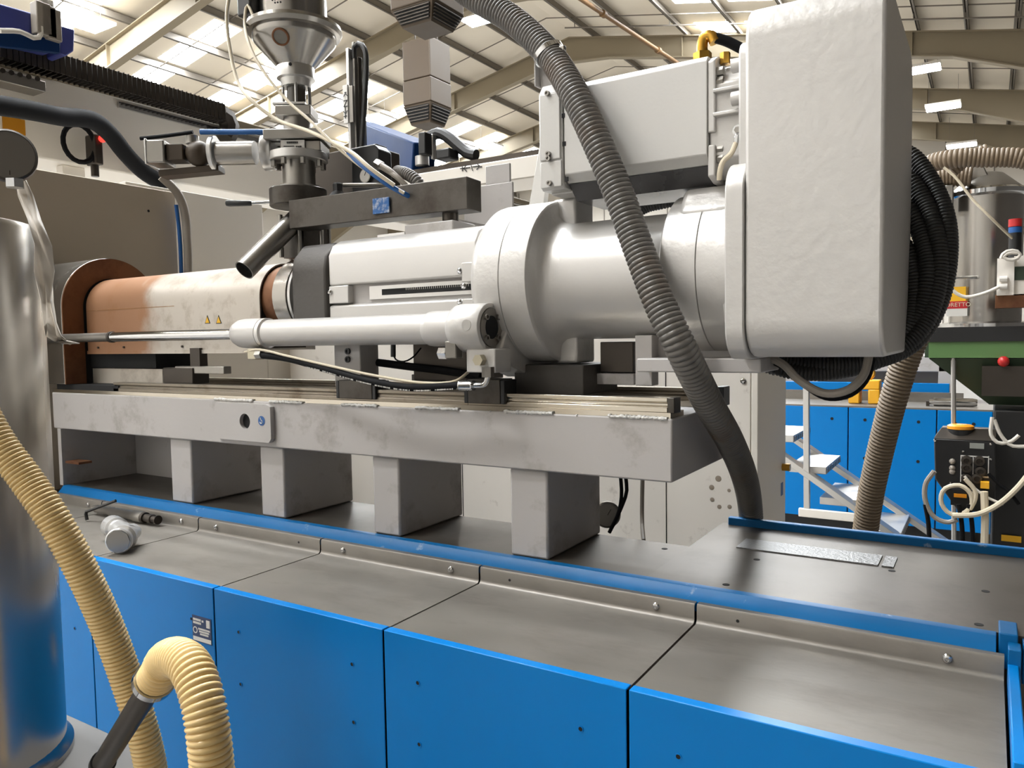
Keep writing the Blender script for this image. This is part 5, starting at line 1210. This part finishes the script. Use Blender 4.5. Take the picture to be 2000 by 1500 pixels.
# bundled cable sweep
GXb = GX + .5
cbn = thing('cable_bundle', 'thick black and blue cable bundle sweeping down to the guard panel', 'cable', at_x(340, 372, GXb - .3))
pp = [(-20, 203), (60, 216), (120, 228), (180, 235), (215, 262), (245, 300), (280, 335), (325, 365), (355, 400)]
for dx, dy, r, m_ in ((0, 0, .045, cable_black), (3, -9, .018, cable_blue), (8, 4, .02, cable_black), (10, 0, .012, cable_blue)):
    MB().tube([at_x(px + dx, py + dy, GXb - .06 * i) for i, (px, py) in enumerate(pp)], r, 12, .04).build('bundle_strand', m_, cbn)
gc = MB().tube([at_x(315, 345, -3.30), at_x(345, 375, -3.28), at_x(360, 410, -3.28), at_x(366, 470, -3.28), at_x(368, 540, -3.28), at_x(368, 800, -3.28), Vector((-3.28, at_x(368, 800, -3.28).y, 0.0))], .02, 12, .03).build('grey_conduit', cable_grey); tag(gc, 'grey conduit bending over the guard panel edge', 'conduit')
gb = MB().tube([at_x(344, 400, -3.30), at_x(350, 450, -3.30), at_x(353, 500, -3.30), at_x(354, 535, -3.30)], .009, 8, .03).build('blue_line', cable_blue); tag(gb, 'thin blue line running down beside the grey conduit', 'cable')
# regulator with cable ring under the gantry
rg = thing('air_regulator', 'dark pneumatic regulator with red light and cable ring under the gantry', 'regulator', at_x(185, 345, GX + .1))
q0, q1 = at_x(175, 262, GX + .1), at_x(195, 325, GX + .1)
MB().box(GX + .05, GX + .14, q0.y, q1.y, q1.z, q0.z).build('regulator_body', dark_steel, rg, bevel=.008)
q = at_x(186, 345, GX + .1); MB().cyl((GX + .1, q.y, q.z), (GX + .1, q.y, q1.z), .02, n=14).build('regulator_drain', dark_steel, rg)
q = at_x(200, 271, GX + .15); MB().ball(q, .02, 12).build('red_light', led_red, rg)
ctr = at_x(155, 280, GX + .12); rr = (at_x(185, 280, GX + .12) - ctr).length
MB().tube([(GX + .12, ctr.y + rr * math.cos(t * 2 * PI / 24) * 1.0, ctr.z + rr * 1.15 * math.sin(t * 2 * PI / 24)) for t in range(25)], .013, 8, .03).build('cable_ring', cable_black, rg)
# ceiling conduit line at far left guard top
# robot cross beam and vertical axis behind the machine
RY = 3.0
rb_ = thing('robot_beam', 'white robot cross beam marked with X axis arrows', 'robot beam', at_y(900, 380, RY))
zt_, zb_ = Z(1000, 309, RY), Z(1000, 352, RY)
MB().box(X(690, 370, RY), X(1120, 290, RY), RY, RY + .25, zb_, zt_).build('beam_box', white_panel, rb_, bevel=.006)
MB().box(X(690, 370, RY), X(905, 340, RY), RY - .01, RY + .02, zb_ - .025, zb_ - .002).build('beam_rail', aluminium, rb_, bevel=.002)
MB().box(X(790, 345, RY), X(1100, 300, RY), RY + .05, RY + .22, zt_, zt_ + .035).build('cable_tray', dark_steel, rb_, smooth=False)
q = at_y(922, 326, RY - .003)
for ch, px in (('+', 903), ('\u2190', 912), ('\\', 921), ('\u2192', 930), ('-', 939)):
    q = at_y(px, 327 - (px - 921) * .17, RY - .003); lettering(ch, label_black, rb_, q, (1, 0, 0), (0, 0, 1), .055)
rz_ = thing('linear_robot', 'aluminium vertical robot arm marked with Z axis arrows', 'robot arm', at_y(690, 300, RY + .0))
def rbox(name, px0, py0, px1, py1, y0, y1, m_, par, bv=.003):
    a, b = at_y(px0, py0, y0), at_y(px1, py1, y0); return MB().box(min(a.x, b.x), max(a.x, b.x), y0, y1, min(a.z, b.z), max(a.z, b.z)).build(name, m_, par, bevel=bv)
rbox('arm_profile', 675, 94, 686, 300, RY, RY + .06, aluminium, rz_)
rbox('arm_profile', 687, 82, 697, 300, RY + .02, RY + .10, gun_steel, rz_)
rbox('arm_rail', 699, 110, 703, 290, RY + .03, RY + .06, dark_steel, rz_)
zp = rbox('axis_plate', 669, 167, 680, 240, RY - .02, RY - .008, label_white, rz_, .002)
rbox('axis_plate_side', 681, 168, 690, 238, RY - .015, RY + .0, gun_steel, rz_, .002)
for ch, py in (('-', 179), ('\u2191', 190), ('Z', 203), ('\u2193', 217), ('+', 228)): lettering(ch, label_black, zp, at_y(674.5, py, RY - .022), (1, 0, 0), (0, 0, 1), .05)
o = MB().tube([at_y(px, py, RY + .03) for px, py in ((692, 115), (692, 92), (702, 85), (713, 98), (715, 140), (712, 200), (708, 260), (706, 300))], .014, 10, .03).build('drag_hose', black_rubber, rz_)
rbox('arm_bracket', 684, 290, 735, 302, RY - .1, RY - .02, black_plastic, rz_)
rbd = thing('kick_robot', 'dark blue robot arm reaching back from the white beam', 'robot arm', at_y(770, 300, RY + .3))
a, b = at_y(712, 262, RY + .9), at_y(828, 312, RY + .1)
MB().bar(a, b, .12, .16).build('kick_beam', robot_dark_blue, rbd, bevel=.008)
q = at_y(824, 285, RY + .05); MB().cyl((q.x, q.y, Z(824, 318, RY)), (q.x, q.y, Z(824, 300, RY)), .035, n=16).build('joint_collar', aluminium, rbd)
rbox('drive_motor_case', 816, 259, 831, 300, RY, RY + .06, black_plastic, rbd, .006)
rbox('valve_tube', 840, 262, 846, 310, RY + .05, RY + .08, aluminium, rbd)
rbox('cable_box', 850, 292, 878, 308, RY + .02, RY + .1, black_plastic, rbd, .008)
o = MB().tube([at_y(px, py, RY + .1) for px, py in ((838, 268), (856, 260), (875, 268), (895, 285), (915, 300), (930, 303))], .028, 10, .03).build('robot_cable', black_rubber); tag(o, 'black cable hump over the white robot beam', 'cable')
bk = thing('bracket_plates', 'grey bent bracket plates standing behind the swing arm end', 'bracket', at_y(950, 430, 2.12))
rbox('tall_plate', 948, 325, 996, 378, 2.12, 2.13, grey_paint, bk, .002)
rbox('wide_plate', 905, 368, 1002, 455, 2.10, 2.11, grey_paint, bk, .002)
q = at_y(960, 452, 2.10); MB().box(q.x - .08, q.x + .05, 1.84, 2.11, q.z - .004, q.z + .004).build('bracket_foot', grey_paint, bk, smooth=False)
# pressure gauge and cables behind the last column
pg = thing('pressure_gauge', 'grey pressure gauge half hidden behind the last column', 'gauge', at_y(1190, 1045, 2.0))
q = at_y(1184, 1005, 1.98)
MB().lathe([(0, .036), (.02, .038), (.028, .038), (.03, .034), (.027, .033)], (q.x - .01, 2.0, q.z), (.55, -.83, 0), 32).build('gauge_case', gun_steel, pg)
gdr = Vector((.55, -.83, 0)).normalized(); g0 = Vector((q.x - .01, 2.0, q.z))
MB().cyl(g0 + gdr * .026, g0 + gdr * .0275, .033, n=32).build('gauge_dial', mat('aged_dial', (150, 146, 138), 0, .4), pg)
MB().bar(g0 + gdr * .029, g0 + gdr * .029 + Vector((.008, .006, .016)), .0015, .001, gdr).build('gauge_needle', label_black, pg)
MB().cyl((g0.x, g0.y, ZD), (g0.x, g0.y, g0.z - .03), .01, n=10).build('gauge_stem', dark_steel, pg)
for px, lb in ((1212, 'black cable hanging behind the last column, left of the pair'), (1222, 'black cable hanging behind the last column, right of the pair')):
    o = MB().tube([at_y(px, 930, 1.99), at_y(px + 2, 960, 1.99), at_y(1212 if px < 1215 else 1216, 985, 1.985), at_y(1205, 1010, 1.98), at_y(1190, 1040, 1.98)], .0055, 8, .02).build('gauge_cable', cable_black); tag(o, lb, 'cable')
o = MB().tube([at_y(1255, 930, 1.95), at_y(1254, 980, 1.93), at_y(1254, 1020, 1.91), at_y(1257, 1056, 1.85)], .006, 8, .02).build('flat_strap', cable_grey); tag(o, 'grey strap hanging straight from the beam end to the deck', 'strap')
